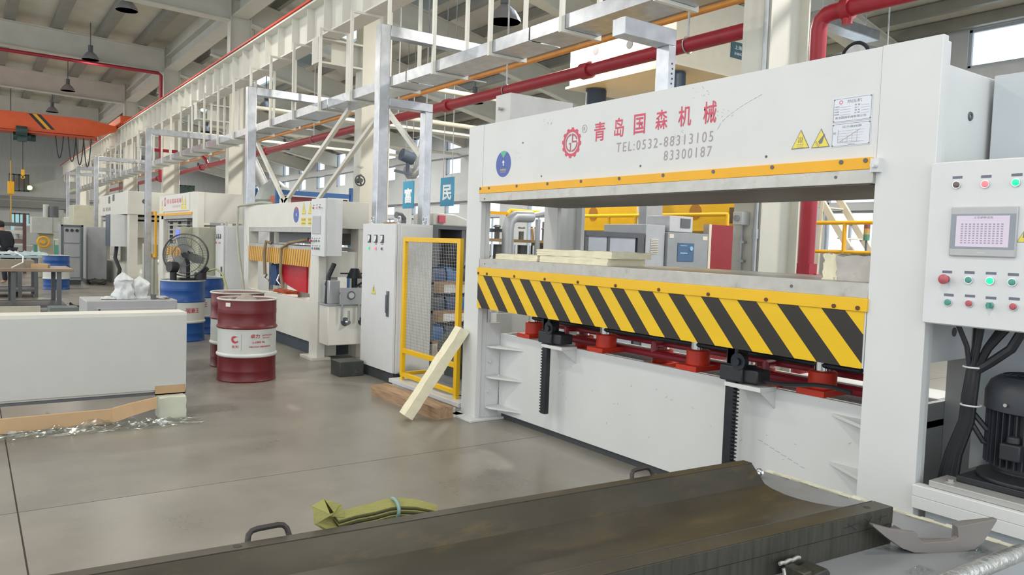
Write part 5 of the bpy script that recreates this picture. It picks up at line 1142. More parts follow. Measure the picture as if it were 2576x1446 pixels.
c5 = thing('switch_cabinet', 'pale grey tall cabinet directly right of the slate framed cabinet', 'cabinet', (2.9, 25.5, 0))
part('body', MB().box(2.72, 24.6, .1, 3.22, 26.5, 1.60), mat('pale_lilac_grey', 'a9abb0', .5), c5, bevel=.01)
part('door', MB().box(2.74, 24.58, .12, 3.20, 24.6, 1.58), mat('pale_lilac_grey', 'a9abb0', .5), c5)
part('plinth', MB().box(2.72, 24.6, 0, 3.22, 26.5, .1), kick, c5)
solo('cable_pile', lump(MB(), 2.75, 24.0, 0, 3.1, 24.4, .12, .04, 5, 4), mat('dark_green_pile', '4b5049', .9), 'dark pile of hose at the foot of the pale grey cabinet', 'pile', (2.9, 24.2, 0))
dm = thing('radial_drill', 'beige and grey drilling machine with a yellow hand wheel beyond the drum', 'machine', (1.95, 28, 0))
part('column', MB().box(1.75, 27.6, 0, 2.15, 28.2, 1.35), mat('beige_machine_paint', 'b0ad98', .5), dm, bevel=.02)
part('head', MB().box(1.55, 27.4, 1.35, 2.1, 28.1, 1.85).cyl((1.95, 27.8, 1.85), (1.95, 27.8, 2.25), .08).cyl((2.3, 27.9, 1.6), (2.3, 27.9, 2.1), .14).cyl((2.15, 27.6, 1.4), (2.15, 27.6, 1.85), .17), mat('pale_machine_grey', 'b5b8b2', .5), dm, bevel=.01)
part('hand_wheel', MB().ring((1.85, 27.3, 1.1), .15, .03, 'y', 18, 6).cyl((1.85, 27.3, 1.1), (1.85, 27.6, 1.1), .06), yellow, dm)
part('motor', MB().cyl((2.15, 27.8, 1.85), (2.15, 27.8, 2.2), .14, n=16), darkin, dm)
gm5 = thing('gantry_machine', 'cream box shaped machine head between the drill and the fourth press', 'machine', (3.2, 31, 0))
part('head', MB().box(2.9, 30, 1.5, 3.6, 31.5, 2.35), mat('cream_machine', 'c6c4b0', .5), gm5, bevel=.02)
part('base', MB().box(2.6, 30, 0, 3.7, 31.5, 1.5), white2, gm5, bevel=.02)
# far cluster of machines, mostly seen as pale shapes
pm_ = [(1.3, 34, .9, 1.6, '9fa3a2'), (2.5, 36, 1.2, 2.0, 'bfbfb6'), (3.3, 38, 1.0, 1.8, 'c4c6c4'), (.4, 38, 1.6, 1.2, '8f9494'), (1.6, 42, 1.4, 1.7, 'b2b5b2')]
for i, (x, y, wd, h, c) in enumerate(pm_):
    m5 = mat('far_machine_%d' % i, c, .5)
    q = thing('workshop_machine', ['grey lathe far behind the tables', 'cream milling machine near the far wall', 'white machine cabinet right of the milling machine', 'dark grey low machine at the left by the far wall', 'pale machine block closest to the far wall'][i], 'machine', (x, y, 0))
    part('base', MB().box(x, y, 0, x+wd, y+1.2, h*.55), m5, q, bevel=.03)
    part('column', MB().box(x+wd*.5, y+.3, h*.55, x+wd*.9, y+1.0, h), m5, q, bevel=.03)
    part('arm', MB().box(x+wd*.1, y+.4, h*.8, x+wd*.6, y+.9, h*.95).cyl((x+wd*.2, y+.6, h*.6), (x+wd*.2, y+.6, h*.8), .08), m5, q, bevel=.02)
# welding tables at the left
def table(name, label, x0, x1, y0, y1, h, topm, legs, g='work tables at the left'):
    t = thing(name, label, 'table', ((x0+x1)/2, (y0+y1)/2, 0), g)
    part('table_top', MB().box(x0, y0, h-.05, x1, y1, h), topm, t, bevel=.005)
    for x in legs:
        for y in (y0+.08, y1-.08): part('leg', MB().box(x-.035, y-.035, 0, x+.035, y+.035, h-.05), darkin, t)
    part('stretcher', MB().box(legs[0], y0+.06, .12, legs[-1], y0+.11, .17).box(legs[0], y1-.11, .12, legs[-1], y1-.06, .17).box(x0+.1, y0+.1, .14, x1-.1, y1-.1, .16), darkin, t)
    return t
topw = mat('brown_table_top', '8c7a68', .4, var=.1)
table('welding_table', 'dark framed work table with a brown top nearest at the left edge', -1.6, 1.52, 15.6, 16.9, .80, topw, (-1.4, .62, 1.30))
table('welding_table', 'second work table covered with a pale blue cloth behind the brown one', -1.2, 1.30, 19.6, 20.8, .90, mat('pale_blue_cover', '9fb4b8', .6, var=.1), (-1.0, .9, 1.2))
crumple('cloth_cover', .95, 20.2, .90, 1.0, .6, .12, mat('crumpled_blue_cloth', 'a3b8bc', .7), 'crumpled pale blue cloth on the second work table', 'cloth', 20, 4)
solo('cable', MB().tube([(.45, 16.2, 1.06), (.66, 16.1, 1.07), (.78, 16.0, 1.0), (.77, 15.9, .9), (.6, 15.8, .81)], .012, 6), whitetxt, 'white cable looping over the brown work table', 'cable', (.6, 15.9, .8))
solo('tool_box', MB().box(-.3, 16.1, .80, .95, 16.5, .93).box(.93, 16.15, .80, 1.2, 16.4, .86), mat('tan_box', '8e8676', .6), 'long tan box of tools lying on the brown work table', 'box', (.3, 16.3, .8))
solo('scrap_box', MB().box(.9, 15.95, .80, 1.15, 16.2, .87), card, 'small cardboard piece on the brown work table', 'box', (1.0, 16.1, .8))
solo('steel_crate', MB().box(1.08, 14.6, 0, 1.5, 15.1, .20).box(1.1, 14.62, .20, 1.48, 15.08, .205), mat('blue_grey_crate', '6e7878', .6), 'small blue grey crate on the floor under the table corner', 'crate', (1.3, 14.8, 0))
solo('wooden_board', MB().box(-1.5, 15.4, 0, 1.0, 15.5, .17), mat('pale_board', 'bcbaaa', .6), 'pale board lying on the floor beneath the brown work table', 'board', (0, 15.45, 0))
solo('debris_pile', lump(MB(), 1.55, 15.6, 0, 2.15, 16.1, .12, .05, 6, 9), mat('black_scrap', '2c2e30', .8), 'black scrap heap on the floor right of the brown work table', 'pile', (1.8, 15.9, 0), ang=.3)
for i, (x0, x1, z, c) in enumerate(((-.9, 1.4, 1.32, 'c9c9c4'), (-.9, 1.35, 1.08, '6c5f5c'), (-.9, 1.35, .78, '5e5654'))):
    pass
ra = thing('steel_stack_rack', 'rack with dark red and grey steel bars behind the seated worker', 'rack', (.6, 30, 0))
for z, c in ((.6, '6b4b48'), (1.0, '77625c'), (1.3, 'c4c4bd'), (1.55, '5b5d5e')): part('bar_layer', MB().box(-1.5, 30, z, 1.55, 30.8, z+.12), mat('bar_layer_'+c, c, .5), ra)
for x in (-1.2, 1.45): part('post', MB().box(x, 29.95, 0, x+.1, 30.05, 1.95), mat('dark_red_post', '5a3a3c', .5), ra)
solo('hoist_control', MB().box(.0, 0, 0, .001, .001, .001), yellow, 'x', 'control', (0, 0, -50)) if False else None
pc = thing('hanging_control', 'yellow pendant hook and chain hanging before the far wall', 'hook', (1.15, 40, 2.2))
part('chain', MB().cyl((1.5, 40, 4.4), (1.5, 40, 1.6), .03, n=6), mat('yellow_chain', 'b79a48', .5), pc)
part('block', MB().box(1.38, 39.9, 2.95, 1.62, 40.1, 3.5), yellow, pc, bevel=.02)
part('suspension', MB().cyl((1.5, 40, 4.4), (1.5, 40, 8.06), .02, n=6), darkin, pc)
solo('teal_box', MB().box(2.5, 33.2, .0, 3.1, 33.7, .9), white2, 'white plinth carrying the teal box in the far work area', 'plinth', (2.8, 33.4, 0))
solo('teal_box', MB().box(2.0, 30.5, .95, 2.4, 30.8, 1.12).box(1.8, 30.3, 0, 2.6, 31.2, .95), mat('teal_plastic', '5fa595', .5), 'teal plastic box on its stand in the far work area', 'box', (2.2, 30.6, 0))

# ================================================================== PEOPLE
def person(x, y, rz, label, pants, shirt, hair, pose, h=1.7):
    t = thing('person', label, 'person', (x, y, 0))
    Mx = Matrix.Translation((x, y, 0)) @ Matrix.Rotation(rz, 4, 'Z') @ Matrix.Scale(h/1.7, 4)
    J = {'pel': (0, 0, .93), 'waist': (0, .0, 1.08), 'chest': (0, .01, 1.30), 'neck': (0, .0, 1.45), 'head0': (0, .01, 1.53), 'head': (0, .02, 1.63), 'sl': (.17, 0, 1.38), 'sr': (-.17, 0, 1.38), 'el': (.23, .06, 1.12), 'er': (-.23, .06, 1.12), 'wl': (.2, .28, 1.02), 'wr': (-.2, .28, 1.02), 'hl': (.09, 0, .88), 'hr': (-.09, 0, .88), 'kl': (.1, .03, .48), 'kr': (-.1, .05, .48), 'al': (.1, 0, .08), 'ar': (-.1, -.02, .08), 'tl': (.11, .15, .04), 'tr': (-.11, .13, .04)}
    if pose == 'bend':
        for k in ('waist', 'chest', 'neck', 'head0', 'head', 'sl', 'sr', 'el', 'er', 'wl', 'wr'):
            q = Vector(J[k])-Vector((0, 0, .93)); q = Matrix.Rotation(-.5, 3, 'X') @ q; J[k] = tuple(q+Vector((0, 0, .93)))
    def skin(names, edges, rad, m, nm):
        me = bpy.data.meshes.new(nm); me.from_pydata([Mx @ Vector(J[n])-Vector((x, y, 0)) for n in names], [(names.index(a), names.index(b)) for a, b in edges], [])
        o = bpy.data.objects.new(nm, me); COL.objects.link(o); o.parent = t; md = o.modifiers.new('skin', 'SKIN'); md.use_smooth_shade = True
        for i, n in enumerate(names): me.skin_vertices[0].data[i].radius = (rad[n], rad[n]*(.75 if n in ('waist', 'chest', 'pel') else 1)); me.skin_vertices[0].data[i].use_root = (i == 0)
        s = o.modifiers.new('sub', 'SUBSURF'); s.levels = 1; s.render_levels = 1; me.materials.append(m); return o
    nm = ['pel', 'waist', 'chest', 'neck', 'head0', 'head', 'sl', 'sr', 'el', 'er', 'wl', 'wr', 'hl', 'hr', 'kl', 'kr', 'al', 'ar', 'tl', 'tr']
    ed = [('pel', 'waist'), ('waist', 'chest'), ('chest', 'neck'), ('neck', 'head0'), ('head0', 'head'), ('chest', 'sl'), ('chest', 'sr'), ('sl', 'el'), ('sr', 'er'), ('el', 'wl'), ('er', 'wr'), ('pel', 'hl'), ('pel', 'hr'), ('hl', 'kl'), ('hr', 'kr'), ('kl', 'al'), ('kr', 'ar'), ('al', 'tl'), ('ar', 'tr')]
    rd = dict(pel=.12, waist=.11, chest=.12, neck=.055, head0=.085, head=.09, sl=.05, sr=.05, el=.034, er=.034, wl=.03, wr=.03, hl=.075, hr=.085, kl=.058, kr=.058, al=.042, ar=.042, tl=.035, tr=.035)
    skin(nm, ed, rd, mat('skin_tone', 'a98570', .6), 'body')
    n2 = ['waist', 'pel', 'chest', 'neck', 'sl', 'sr', 'el', 'er', 'wl', 'wr']; J['neck'] = tuple(Vector(J['neck'])*.985+Vector((0, 0, 0)))
    skin(n2, [('pel', 'waist'), ('waist', 'chest'), ('chest', 'neck'), ('chest', 'sl'), ('chest', 'sr'), ('sl', 'el'), ('sr', 'er'), ('el', 'wl'), ('er', 'wr')], dict(pel=.155, waist=.155, chest=.17, neck=.06, sl=.085, sr=.085, el=.06, er=.06, wl=.042, wr=.042), shirt, 'jacket')
    n3 = ['pel', 'hl', 'hr', 'kl', 'kr', 'al', 'ar']
    skin(n3, [('pel', 'hl'), ('pel', 'hr'), ('hl', 'kl'), ('hr', 'kr'), ('kl', 'al'), ('kr', 'ar')], dict(pel=.15, hl=.1, hr=.1, kl=.075, kr=.075, al=.06, ar=.06), pants, 'trousers')
    hc = Mx @ Vector(J['head']); mb = MB(); mb.lathe([(0, -.085), (.08, -.07), (.112, -.02), (.116, .04), (.09, .10), (.04, .125), (0, .13)], hc+(Mx.to_3x3() @ Vector((0, -.025, .0))), 16); part('hair', mb, hair, t)
    return t
navy = mat('navy_workwear', '20232c', .85); hairm = mat('black_hair', '1d1a1a', .7); greyw = mat('grey_blue_workwear', '7c8790', .85)
person(.86, 24.4, .6, 'person in dark navy workwear bending over the tables at the left edge', navy, navy, hairm, 'bend', 1.72)
person(2.55, 40.3, 2.6, 'person in grey blue clothing standing far off by the far wall', greyw, greyw, hairm, 'stand', 1.72)

# ================================================================== PIPES ALONG THE COLUMN LINE
rp = thing('fire_main_pipe', 'thick dark red fire main running lengthwise behind the columns', 'pipe', (6.1, 10, 3.63))
part('pipe', MB().cyl((6.1, 4.75, 3.63), (6.1, 46, 3.63), .075, n=16), redpipe, rp)
for y in (7.2, 10.5, 13.6, 19.5, 26, 33): part('coupling', MB().cyl((6.1, y-.07, 3.63), (6.1, y+.07, 3.63), .1, n=16), redpipe, rp)
for y in (5.6, 8.9, 12.2, 16.2, 20.6, 25, 30): part('hanger_rod', MB().cyl((6.1, y, 3.7), (6.1, y, 7.2), .012, n=6).ring((6.1, y, 3.63), .085, .008, 'y', 16, 5), galvd, rp)
rv = thing('fire_riser_pipe', 'dark red riser pipe with elbow beside the switch box column', 'pipe', (6.42, 4.3, 0))
part('riser', MB().tube([(6.42, 4.3, 0), (6.42, 4.3, 3.58), (6.42, 4.28, 3.66), (6.42, 4.22, 3.70), (6.42, 4.15, 3.71)], .075, 16), redpipe, rv)
part('branch', MB().cyl((6.42, 4.17, 3.71), (6.42, -4, 3.71), .075, n=16).cyl((6.42, 4.06, 3.71), (6.42, 3.98, 3.71), .1, n=16).cyl((6.42, 4.02, 3.71), (6.42, 4.02, 3.57), .045, n=12), redpipe, rv)
part('valve', MB().box(6.36, 4.22, 1.30, 6.48, 4.38, 1.42).cyl((6.42, 4.2, 1.3), (6.6, 4.15, 1.28), .03), redpipe, rv)
og = thing('gas_pipe', 'orange painted thin pipe running lengthwise above the red fire main', 'pipe', (6.2, 10, 3.98))
part('pipe', MB().cyl((6.2, 2, 3.98), (6.2, 46, 3.98), .034, n=12), mat('orange_pipe_paint', 'c98a3c', .4, var=.1), og)
for y in (6.6, 9.9, 13.2, 17, 21, 25): part('pipe_clip', MB().box(6.05, y-.02, 3.93, 6.4, y+.02, 3.945).box(6.05, y-.02, 3.945, 6.08, y+.02, 4.2), galvd, og)
gp2 = solo('conduit_pipe', MB().cyl((6.36, 2, 4.12), (6.36, 46, 4.12), .042, n=12), mat('brown_grey_pipe', '8c7f74', .45), 'brown grey pipe running beside the orange pipe', 'pipe', (6.36, 10, 4.12))
crm = mat('cream_pipe_paint', 'cfccbd', .4, var=.04)
for k, (y, z) in enumerate(((12.75, 4.35), (14.1, 3.98), (18.6, 4.5), (20.8, 4.9), (24.7, 4.8), (28.6, 5.0))):
    solo('sprinkler_pipe', MB().cyl((5.98, y, z), (14.9, y, z-.02), .05, n=12), crm, 'cream cross pipe over the right bay, %s from the camera' % ORD[k], 'pipe', (6, y, z), 'cream cross pipes of the right bay')
solo('red_branch_pipe', MB().tube([(2.4-8, 28.2, 6.98-.08), (5.2, 28.2, 6.82), (5.28, 28.2, 6.75), (5.28, 28.2, 5.6), (5.28, 28.2, 4.0), (5.28, 28.2, 3.2)], .055, 10), redpipe, 'thin red pipe under the fourth roof girder dropping down the column', 'pipe', (5.28, 28.2, 3.2))
solo('red_branch_pipe', MB().tube([(2.4-8, 44.3, 6.8), (5.2, 44.3, 6.55), (5.28, 44.3, 6.4), (5.28, 44.3, 5.5)], .055, 10), redpipe, 'farther thin red pipe under the sixth roof girder', 'pipe', (5.28, 44.3, 5.5))
solo('short_red_pipe', MB().tube([(4.7, 26, 4.05), (5.9, 26, 4.05), (6.05, 25.8, 4.0), (6.1, 25.4, 3.8), (6.1, 25.3, 3.7)], .05, 10), redpipe, 'short red crossing pipe feeding the fire main beyond the third press', 'pipe', (6, 25.5, 3.7))
# conduit and switch box on the nearest column
sb = thing('switch_box', 'small grey wall switch box with rotary knob on the nearest hall column', 'switch', (5.38, 4.24, 1.6))
part('box', MB().box(5.30, 4.17, 1.735, 5.395, 4.27, 1.845), cabpaint, sb, bevel=.006)
part('knob', MB().cyl((5.30, 4.22, 1.79), (5.275, 4.22, 1.79), .025, n=16), hoodgrey, sb)
part('conduit', MB().tube([(5.37, 4.22, 1.735), (5.37, 4.22, 1.3), (5.37, 4.22, .05)], .012, 8).box(5.36, 4.19, 1.42, 5.395, 4.25, 1.44).box(5.36, 4.19, 1.58, 5.395, 4.25, 1.6), galvd, sb)
solo('column_conduit', MB().cyl((5.375, 4.09, 0), (5.375, 4.09, 7.4), .02, n=10).cyl((5.375, 4.09, 1.62), (5.375, 4.09, 1.70), .027, n=10).cyl((5.375, 4.09, 2.9), (5.375, 4.09, 2.98), .027, n=10), galvd, 'long vertical steel conduit on the nearest hall column', 'conduit', (5.375, 4.09, 0))

# ================================================================== RIGHT BAY: BIG PRESS AND ITS SURROUNDINGS
BP = thing('forging_press', 'huge cream and yellow press standing in the right bay', 'press', (10.4, 9.8, 0))
crb = mat('cream_press_paint', 'd2cdbd', .45, var=.03)
part('crown', MB().box(9.0, 8.5, 4.42, 11.6, 11.1, 5.6), crb, BP, bevel=.01)
part('crown_lip', MB().box(8.95, 8.45, 4.38, 12.05, 11.15, 4.42), crb, BP)
for y, z in ((10.4, 5.28), (9.55, 5.22), (10.4, 4.95), (9.55, 4.9), (8.85, 5.2), (8.85, 4.9)): part('lifting_hole', MB().cyl((9.0, y, z), (8.996, y, z), .075, n=20), mat('black_hole', '38373a', .8), BP)
for x, y in ((9.35, 10.75), (9.35, 8.85), (11.6, 10.75), (11.6, 8.85)):
    part('guide_column', MB().cyl((x, y, 2.9), (x, y, 4.38), .12, n=20), chrome, BP)
    part('column_nut', MB().cyl((x, y, 4.05), (x, y, 4.36), .19, n=20), mat('dark_blue_nut', '2d3e55', .4), BP)
part('slide', MB().box(9.05, 7.1, 1.80, 10.1, 10.9, 2.95), yellowb, BP, bevel=.01)
part('bed', MB().box(9.15, 7.2, 0, 12.0, 10.8, 1.0), mat('dark_green_bed', '5b6460', .5), BP)
part('slide_rear', MB().box(10.1, 8.6, 1.80, 12.0, 10.9, 2.95), yellowb, BP)
for y in (10.35, 9.05, 8.0): part('slide_hole', MB().cyl((9.05, y, 2.10), (9.046, y, 2.10), .12, n=20), mat('amber_hole', 'a8741c', .5), BP)
part('riser_duct', MB().cyl((8.9, 8.98, 1.2), (8.9, 8.98, 2.9), .09, n=18), crb, BP)
spl = part('name_sign', MB().box(10.28, 8.48, 4.72, 11.0, 8.5, 4.98), mat('dark_teal_sign', '40606a', .5), BP, smooth=False)
text('lettering', '上海锻压机床', FY, (10.36, 8.479, 4.86), .07, .56, whitetxt, spl); text('lettering', 'SHANGHAI DUANYA', FY, (10.36, 8.479, 4.77), .045, .56, whitetxt, spl)
part('data_plate', MB().box(9.04, 6.9+.25, 1.92, 9.05, 7.35, 2.15), mat('data_plate_brown', '5c4a30', .5), BP, smooth=False)
yr = thing('guard_rail', 'yellow tubular guard rail in front of the huge press', 'railing', (8.7, 8.5, 0))
part('top_rail', MB().tube([(8.7, 10.9, 1.2), (8.7, 10.9, 2.0), (8.7, 10.85, 2.04), (8.7, 7.1, 2.03)], .028, 10), yellowb, yr)
for y in (9.55, 8.93, 7.1): part('post', MB().cyl((8.7, y, 0), (8.7, y, 2.03), .026, n=10), yellowb, yr)
part('mid_rail', MB().cyl((8.7, 10.9, 1.2), (8.7, 7.1, 1.2), .022, n=10), yellowb, yr)
ye2 = thing('guard_rail', 'pale yellow platform railing seen at the right end of the press opening', 'railing', (8.9, 5.4, 0))
part('top_rail', MB().cyl((8.75, 5.8, 1.91), (8.75, 4.6, 1.91), .025, n=10).cyl((8.75, 5.8, 1.55), (8.75, 4.6, 1.55), .022, n=10), yellow, ye2)
for y in (5.8, 5.35, 4.9): part('post', MB().cyl((8.75, y, 0), (8.75, y, 1.91), .025, n=10), yellow, ye2)
ld = thing('access_ladder', 'cream steel stair ladder leaning beside the red riser', 'ladder', (10, 6.5, 1))
part('stringer', MB().bar((10, 6.72, 2.6), (10, 5.95, 1.5), .05, .09).bar((10.5, 6.72, 2.6), (10.5, 5.95, 1.5), .05, .09).bar((9.98, 6.45, 2.6), (9.98, 6.55, 0), .04), crb, ld)
for i in range(5): part('tread', MB().box(10, 6.6-.16*i, 2.4-.22*i, 10.5, 6.7-.16*i, 2.42-.22*i), crb, ld)
rm = thing('lathe_cabinet', 'grey green machine with a signal tower at the right end of the press opening', 'machine', (9.8, 5.8, 0))
part('body', MB().box(9.1, 5.5, 0, 9.95, 5.9, 1.58), mat('grey_green_machine', 'a3aaa6', .5), rm, bevel=.02)
part('control_strip', MB().box(9.3, 5.49, 1.42, 9.85, 5.5, 1.50), darkin, rm, smooth=False)
part('signal_pole', MB().cyl((9.85, 5.7, 1.58), (9.85, 5.7, 1.72), .015), darkin, rm)
part('signal_lamp', MB().cyl((9.85, 5.7, 1.72), (9.85, 5.7, 1.8), .04), mat('green_lens', '4b7a68', .3), rm)
part('signal_lamp', MB().cyl((9.85, 5.7, 1.8), (9.85, 5.7, 1.88), .04), mat('amber_lens', 'a88a4a', .3), rm)
part('signal_lamp', MB().cyl((9.85, 5.7, 1.88), (9.85, 5.7, 1.96), .04), mat('red_lens', '7a3f42', .3), rm)
solo('black_chute', MB().prism([(6.9, .2), (7.6, .2), (7.4, 1.2), (7.05, 1.25), (6.9, 1.0)], 1, 4.4, 5.0), blackm, 'black rounded hood standing behind the red riser pipe', 'hood', (7.2, 4.7, .2))
solo('chute_stand', MB().box(6.9, 4.4, 0, 7.6, 5.0, .2), darkin, 'dark stand under the black hood', 'stand', (7.2, 4.7, 0))
# grey cabinets seen through the press opening
ga = thing('machine_enclosure', 'low grey machine enclosure with dark frame left of the dot vent cabinet', 'enclosure', (6.5, 7.6, 0))
part('panel', MB().box(6.08, 7.02, 0, 6.38, 7.5, 1.64).box(6.42, 7.02, 0, 6.86, 7.5, 1.64), mat('blue_grey_panel', 'a3abb6', .5), ga, bevel=.004)
part('frame', MB().box(6.02, 7.0, 1.64, 7.0, 7.52, 1.70).box(6.88, 7.0, 0, 6.99, 7.52, 1.64).box(6.38, 7.01, 0, 6.42, 7.5, 1.64).box(6.02, 7.01, 0, 6.07, 7.5, 1.64), mat('dark_enclosure_frame', '54585e', .5), ga)
solo('pale_duct_post', MB().box(8.06, 8.05, 0, 8.39, 8.2, 3.2), mat('pale_steel_grey', 'a9aeb4', .5), 'pale grey square duct post rising behind the control desk', 'post', (8.2, 8.1, 0))
gbb = thing('control_desk', 'grey control desk cabinet with vent grille and blue panel', 'cabinet', (7.6, 7.5, 0))
part('body', MB().box(7.02, 7.0, 0, 7.36, 7.8, 1.82), mat('pale_steel_grey', 'a9aeb4', .5), gbb, bevel=.006)
part('door_box', MB().box(7.37, 6.95, 0, 8.15, 7.8, 1.735), mat('slate_desk_grey', '8e9398', .5), gbb, bevel=.01)
mb = MB()
for i in range(9): mb.box(7.1, 6.99, 1.45+.022*i, 7.24, 7.0, 1.46+.022*i)
part('vent_slat', mb, crb, gbb, smooth=False)
bpn = part('blue_panel', MB().box(7.55, 6.94, 1.36, 7.86, 6.95, 1.60), mat('blue_key_panel', '4a6685', .4), gbb, smooth=False)
part('key', MB().box(7.59, 6.935, 1.46, 7.73, 6.94, 1.475).box(7.59, 6.935, 1.56, 7.72, 6.94, 1.57).cyl((7.8, 6.94, 1.53), (7.8, 6.93, 1.53), .03, n=12), mat('light_key', '8fb4d8', .4), bpn)
part('paper_label', MB().box(7.39, 6.945, 1.66, 7.47, 6.95, 1.71).box(8.03, 6.945, 1.65, 8.12, 6.95, 1.70), crb, gbb, smooth=False)
crt = thing('crt_monitor', 'small boxy old monitor on top of the grey control desk', 'monitor', (7.65, 7.2, 1.735))
part('case', MB().box(7.42, 6.98, 1.74, 7.86, 7.4, 1.95), mat('light_monitor_case', 'b9bcc0', .5), crt, bevel=.01)
part('screen', MB().box(7.62, 6.968, 1.80, 7.80, 6.98, 1.92), mat('dark_grey_screen', '5e6064', .3), crt, smooth=False)
part('base', MB().box(7.5, 7.0, 1.735, 7.8, 7.35, 1.742), darkin, crt)
solo('red_beacon', MB().cyl((7.98, 7.3, 1.735), (7.98, 7.3, 1.83), .06, n=16).cyl((7.98, 7.3, 1.83), (7.98, 7.3, 1.95), .05, n=16), mat('red_beacon_lens', 'c23a34', .3), 'red beacon lamp right of the small monitor', 'beacon', (7.98, 7.3, 1.735))
rc = thing('red_cabinet', 'tall dull red cabinet with a cream edge left of the switch box column', 'cabinet', (8.5, 7.3, 0))
part('body', MB().box(8.25, 7.0, 0, 9.0-.06, 7.09, 1.87), redcab, rc, bevel=.004)
part('edge', MB().box(8.20, 6.99, 0, 8.25, 7.09, 1.87), crb, rc)
# hydraulic steel pipe and fittings seen at the left end of the opening
gpz = mat('grey_painted_pipe', 'aeb2b6', .4, metal=.3)
sp_ = thing('return_pipe', 'grey bent pipe standing just inside the left end of the press opening', 'pipe', (5.56, 8.0, 0))
part('pipe', MB().tube([(5.58, 8.0, 0), (5.58, 8.0, 1.70), (5.60, 8.0, 1.80), (5.68, 8.0, 1.86), (5.95, 8.0, 1.87)], .075, 14), gpz, sp_)
part('branch', MB().tube([(6.05, 8.0, 0), (6.05, 8.0, 1.84)], .035, 10).tube([(5.9, 8, 1.87), (6.3, 8.0, 1.96), (6.7, 8, 2.1)], .035, 10), gpz, sp_)
gf = thing('valve_skid', 'cluster of shiny valves and pipes seen through the left of the press opening', 'machine', (7.2, 11.5, 0))
part('deck', MB().box(6.4, 11.2, 1.55, 9.2, 12.2, 1.6).box(6.5, 11.3, 0, 6.6, 12.1, 1.55).box(9.0, 11.3, 0, 9.1, 12.1, 1.55), mat('tan_deck', '9a8468', .5), gf)
rr2 = random.Random(12)
for i in range(9):
    x = 6.7+.27*i; part('valve', MB().cyl((x, 11.5, 1.6), (x, 11.5, 1.75+.1*(i % 3)), .05, n=10).cyl((x, 11.45, 1.2), (x, 11.45, 1.5), .09, n=12).ring((x, 11.5, 1.82), .06, .015, 'z', 14, 5), chrome if i % 2 else darkin, gf)
part('rail', MB().tube([(7.8, 11.2, 1.6), (7.8, 11.2, 2.05), (7.84, 11.2, 2.1), (9.0, 11.2, 2.1)], .04, 8).bar((6.9, 11.2, 1.6), (7.3, 11.2, 2.05), .05).bar((7.3, 11.2, 2.05), (7.8, 11.2, 2.05), .05), yellow, gf)
# hanging slogan signs
for i, (c, y0, y1, z0, z1, lab) in enumerate((('富', 17.62, 17.05, 2.42, 2.92, 'left hanging blue sign plate with one white character'), ('民', 15.72, 15.12, 2.44, 2.92, 'right hanging blue sign plate with one white character'))):
    s = thing('slogan_sign', lab, 'sign', (9.0, (y0+y1)/2, z0), 'blue slogan plates')
    part('plate', MB().box(9.0, y1, z0-.1, 9.02, y0, z1+.08), bluesign, s, smooth=False)
    text('character', c, FX, (8.999, y0-.09, z0+.03), z1-z0-.12, y0-y1-.18, whitetxt, s, bold=.03)
    part('hanging_rod', MB().cyl((9.01, y0-.1, z1+.08), (9.01, y0-.1, 7.13), .01, n=6).cyl((9.01, y1+.1, z1+.08), (9.01, y1+.1, 7.13), .01, n=6), galvd, s)
# blue and red storage frame above press 2
br_ = thing('pallet_rack', 'blue pallet rack beams with dark red panels behind the second press', 'rack', (5.9, 15, 0))
part('beam', MB().box(4.95, 14.98, 2.33, 6.5, 15.02, 2.42), bluem, br_)
part('post', MB().box(6.44, 14.95, 0, 6.52, 15.05, 2.55).box(4.9, 14.95, 0, 4.98, 15.05, 2.5).box(6.44, 16.4, 0, 6.52, 16.5, 2.5).box(4.9, 16.4, 0, 4.98, 16.5, 2.5), bluem, br_)
part('sheet', MB().box(4.98, 15.1, 2.16, 6.44, 15.14, 2.31), mat('dark_red_sheet', '8e4448', .5), br_)
part('sheet', MB().box(4.98, 15.0, 2.05, 6.44, 16.45, 2.1), mat('teal_blue_sheet', '3d86a8', .5), br_)
solo('wrapped_bundle', MB().lathe([(0, 0), (.35, 0), (.4, .15), (.3, .4), (.12, .55), (0, .56)][::-1], (5.2, 16.0, 2.1), 20), mat('cloudy_plastic_wrap', 'a5aaa8', .35, bump=.5, scale=12), 'bundle wrapped in cloudy plastic on the blue pallet rack', 'bundle', (5.2, 16, 2.1))
solo('orange_bundle', MB().box(4.98, 15.15, 2.101, 5.5, 15.6, 2.32), mat('orange_red_sheet', 'c06a50', .6), 'low stack under an orange red sheet on the blue pallet rack', 'stack', (5.25, 15.4, 2.101), bevel=.03)
# white van-like cover with red lamp beyond the dark rack
vn = thing('covered_machine', 'white rounded machine cover with a red lamp on top of the dark rack', 'machine', (5.0, 8.5, 1.7))
part('cover', MB().prism([(4.62, 1.701), (5.25, 1.701), (5.15, 1.79), (4.95, 1.85), (4.7, 1.86), (4.62, 1.85)], 1, 8.25, 8.75), mat('pale_cover', 'c9c9c2', .5), vn, bevel=.02)
part('red_lamp', MB().box(4.70, 8.22, 1.74, 4.79, 8.25, 1.83), mat('red_lamp_lens', 'c85060', .3), vn)
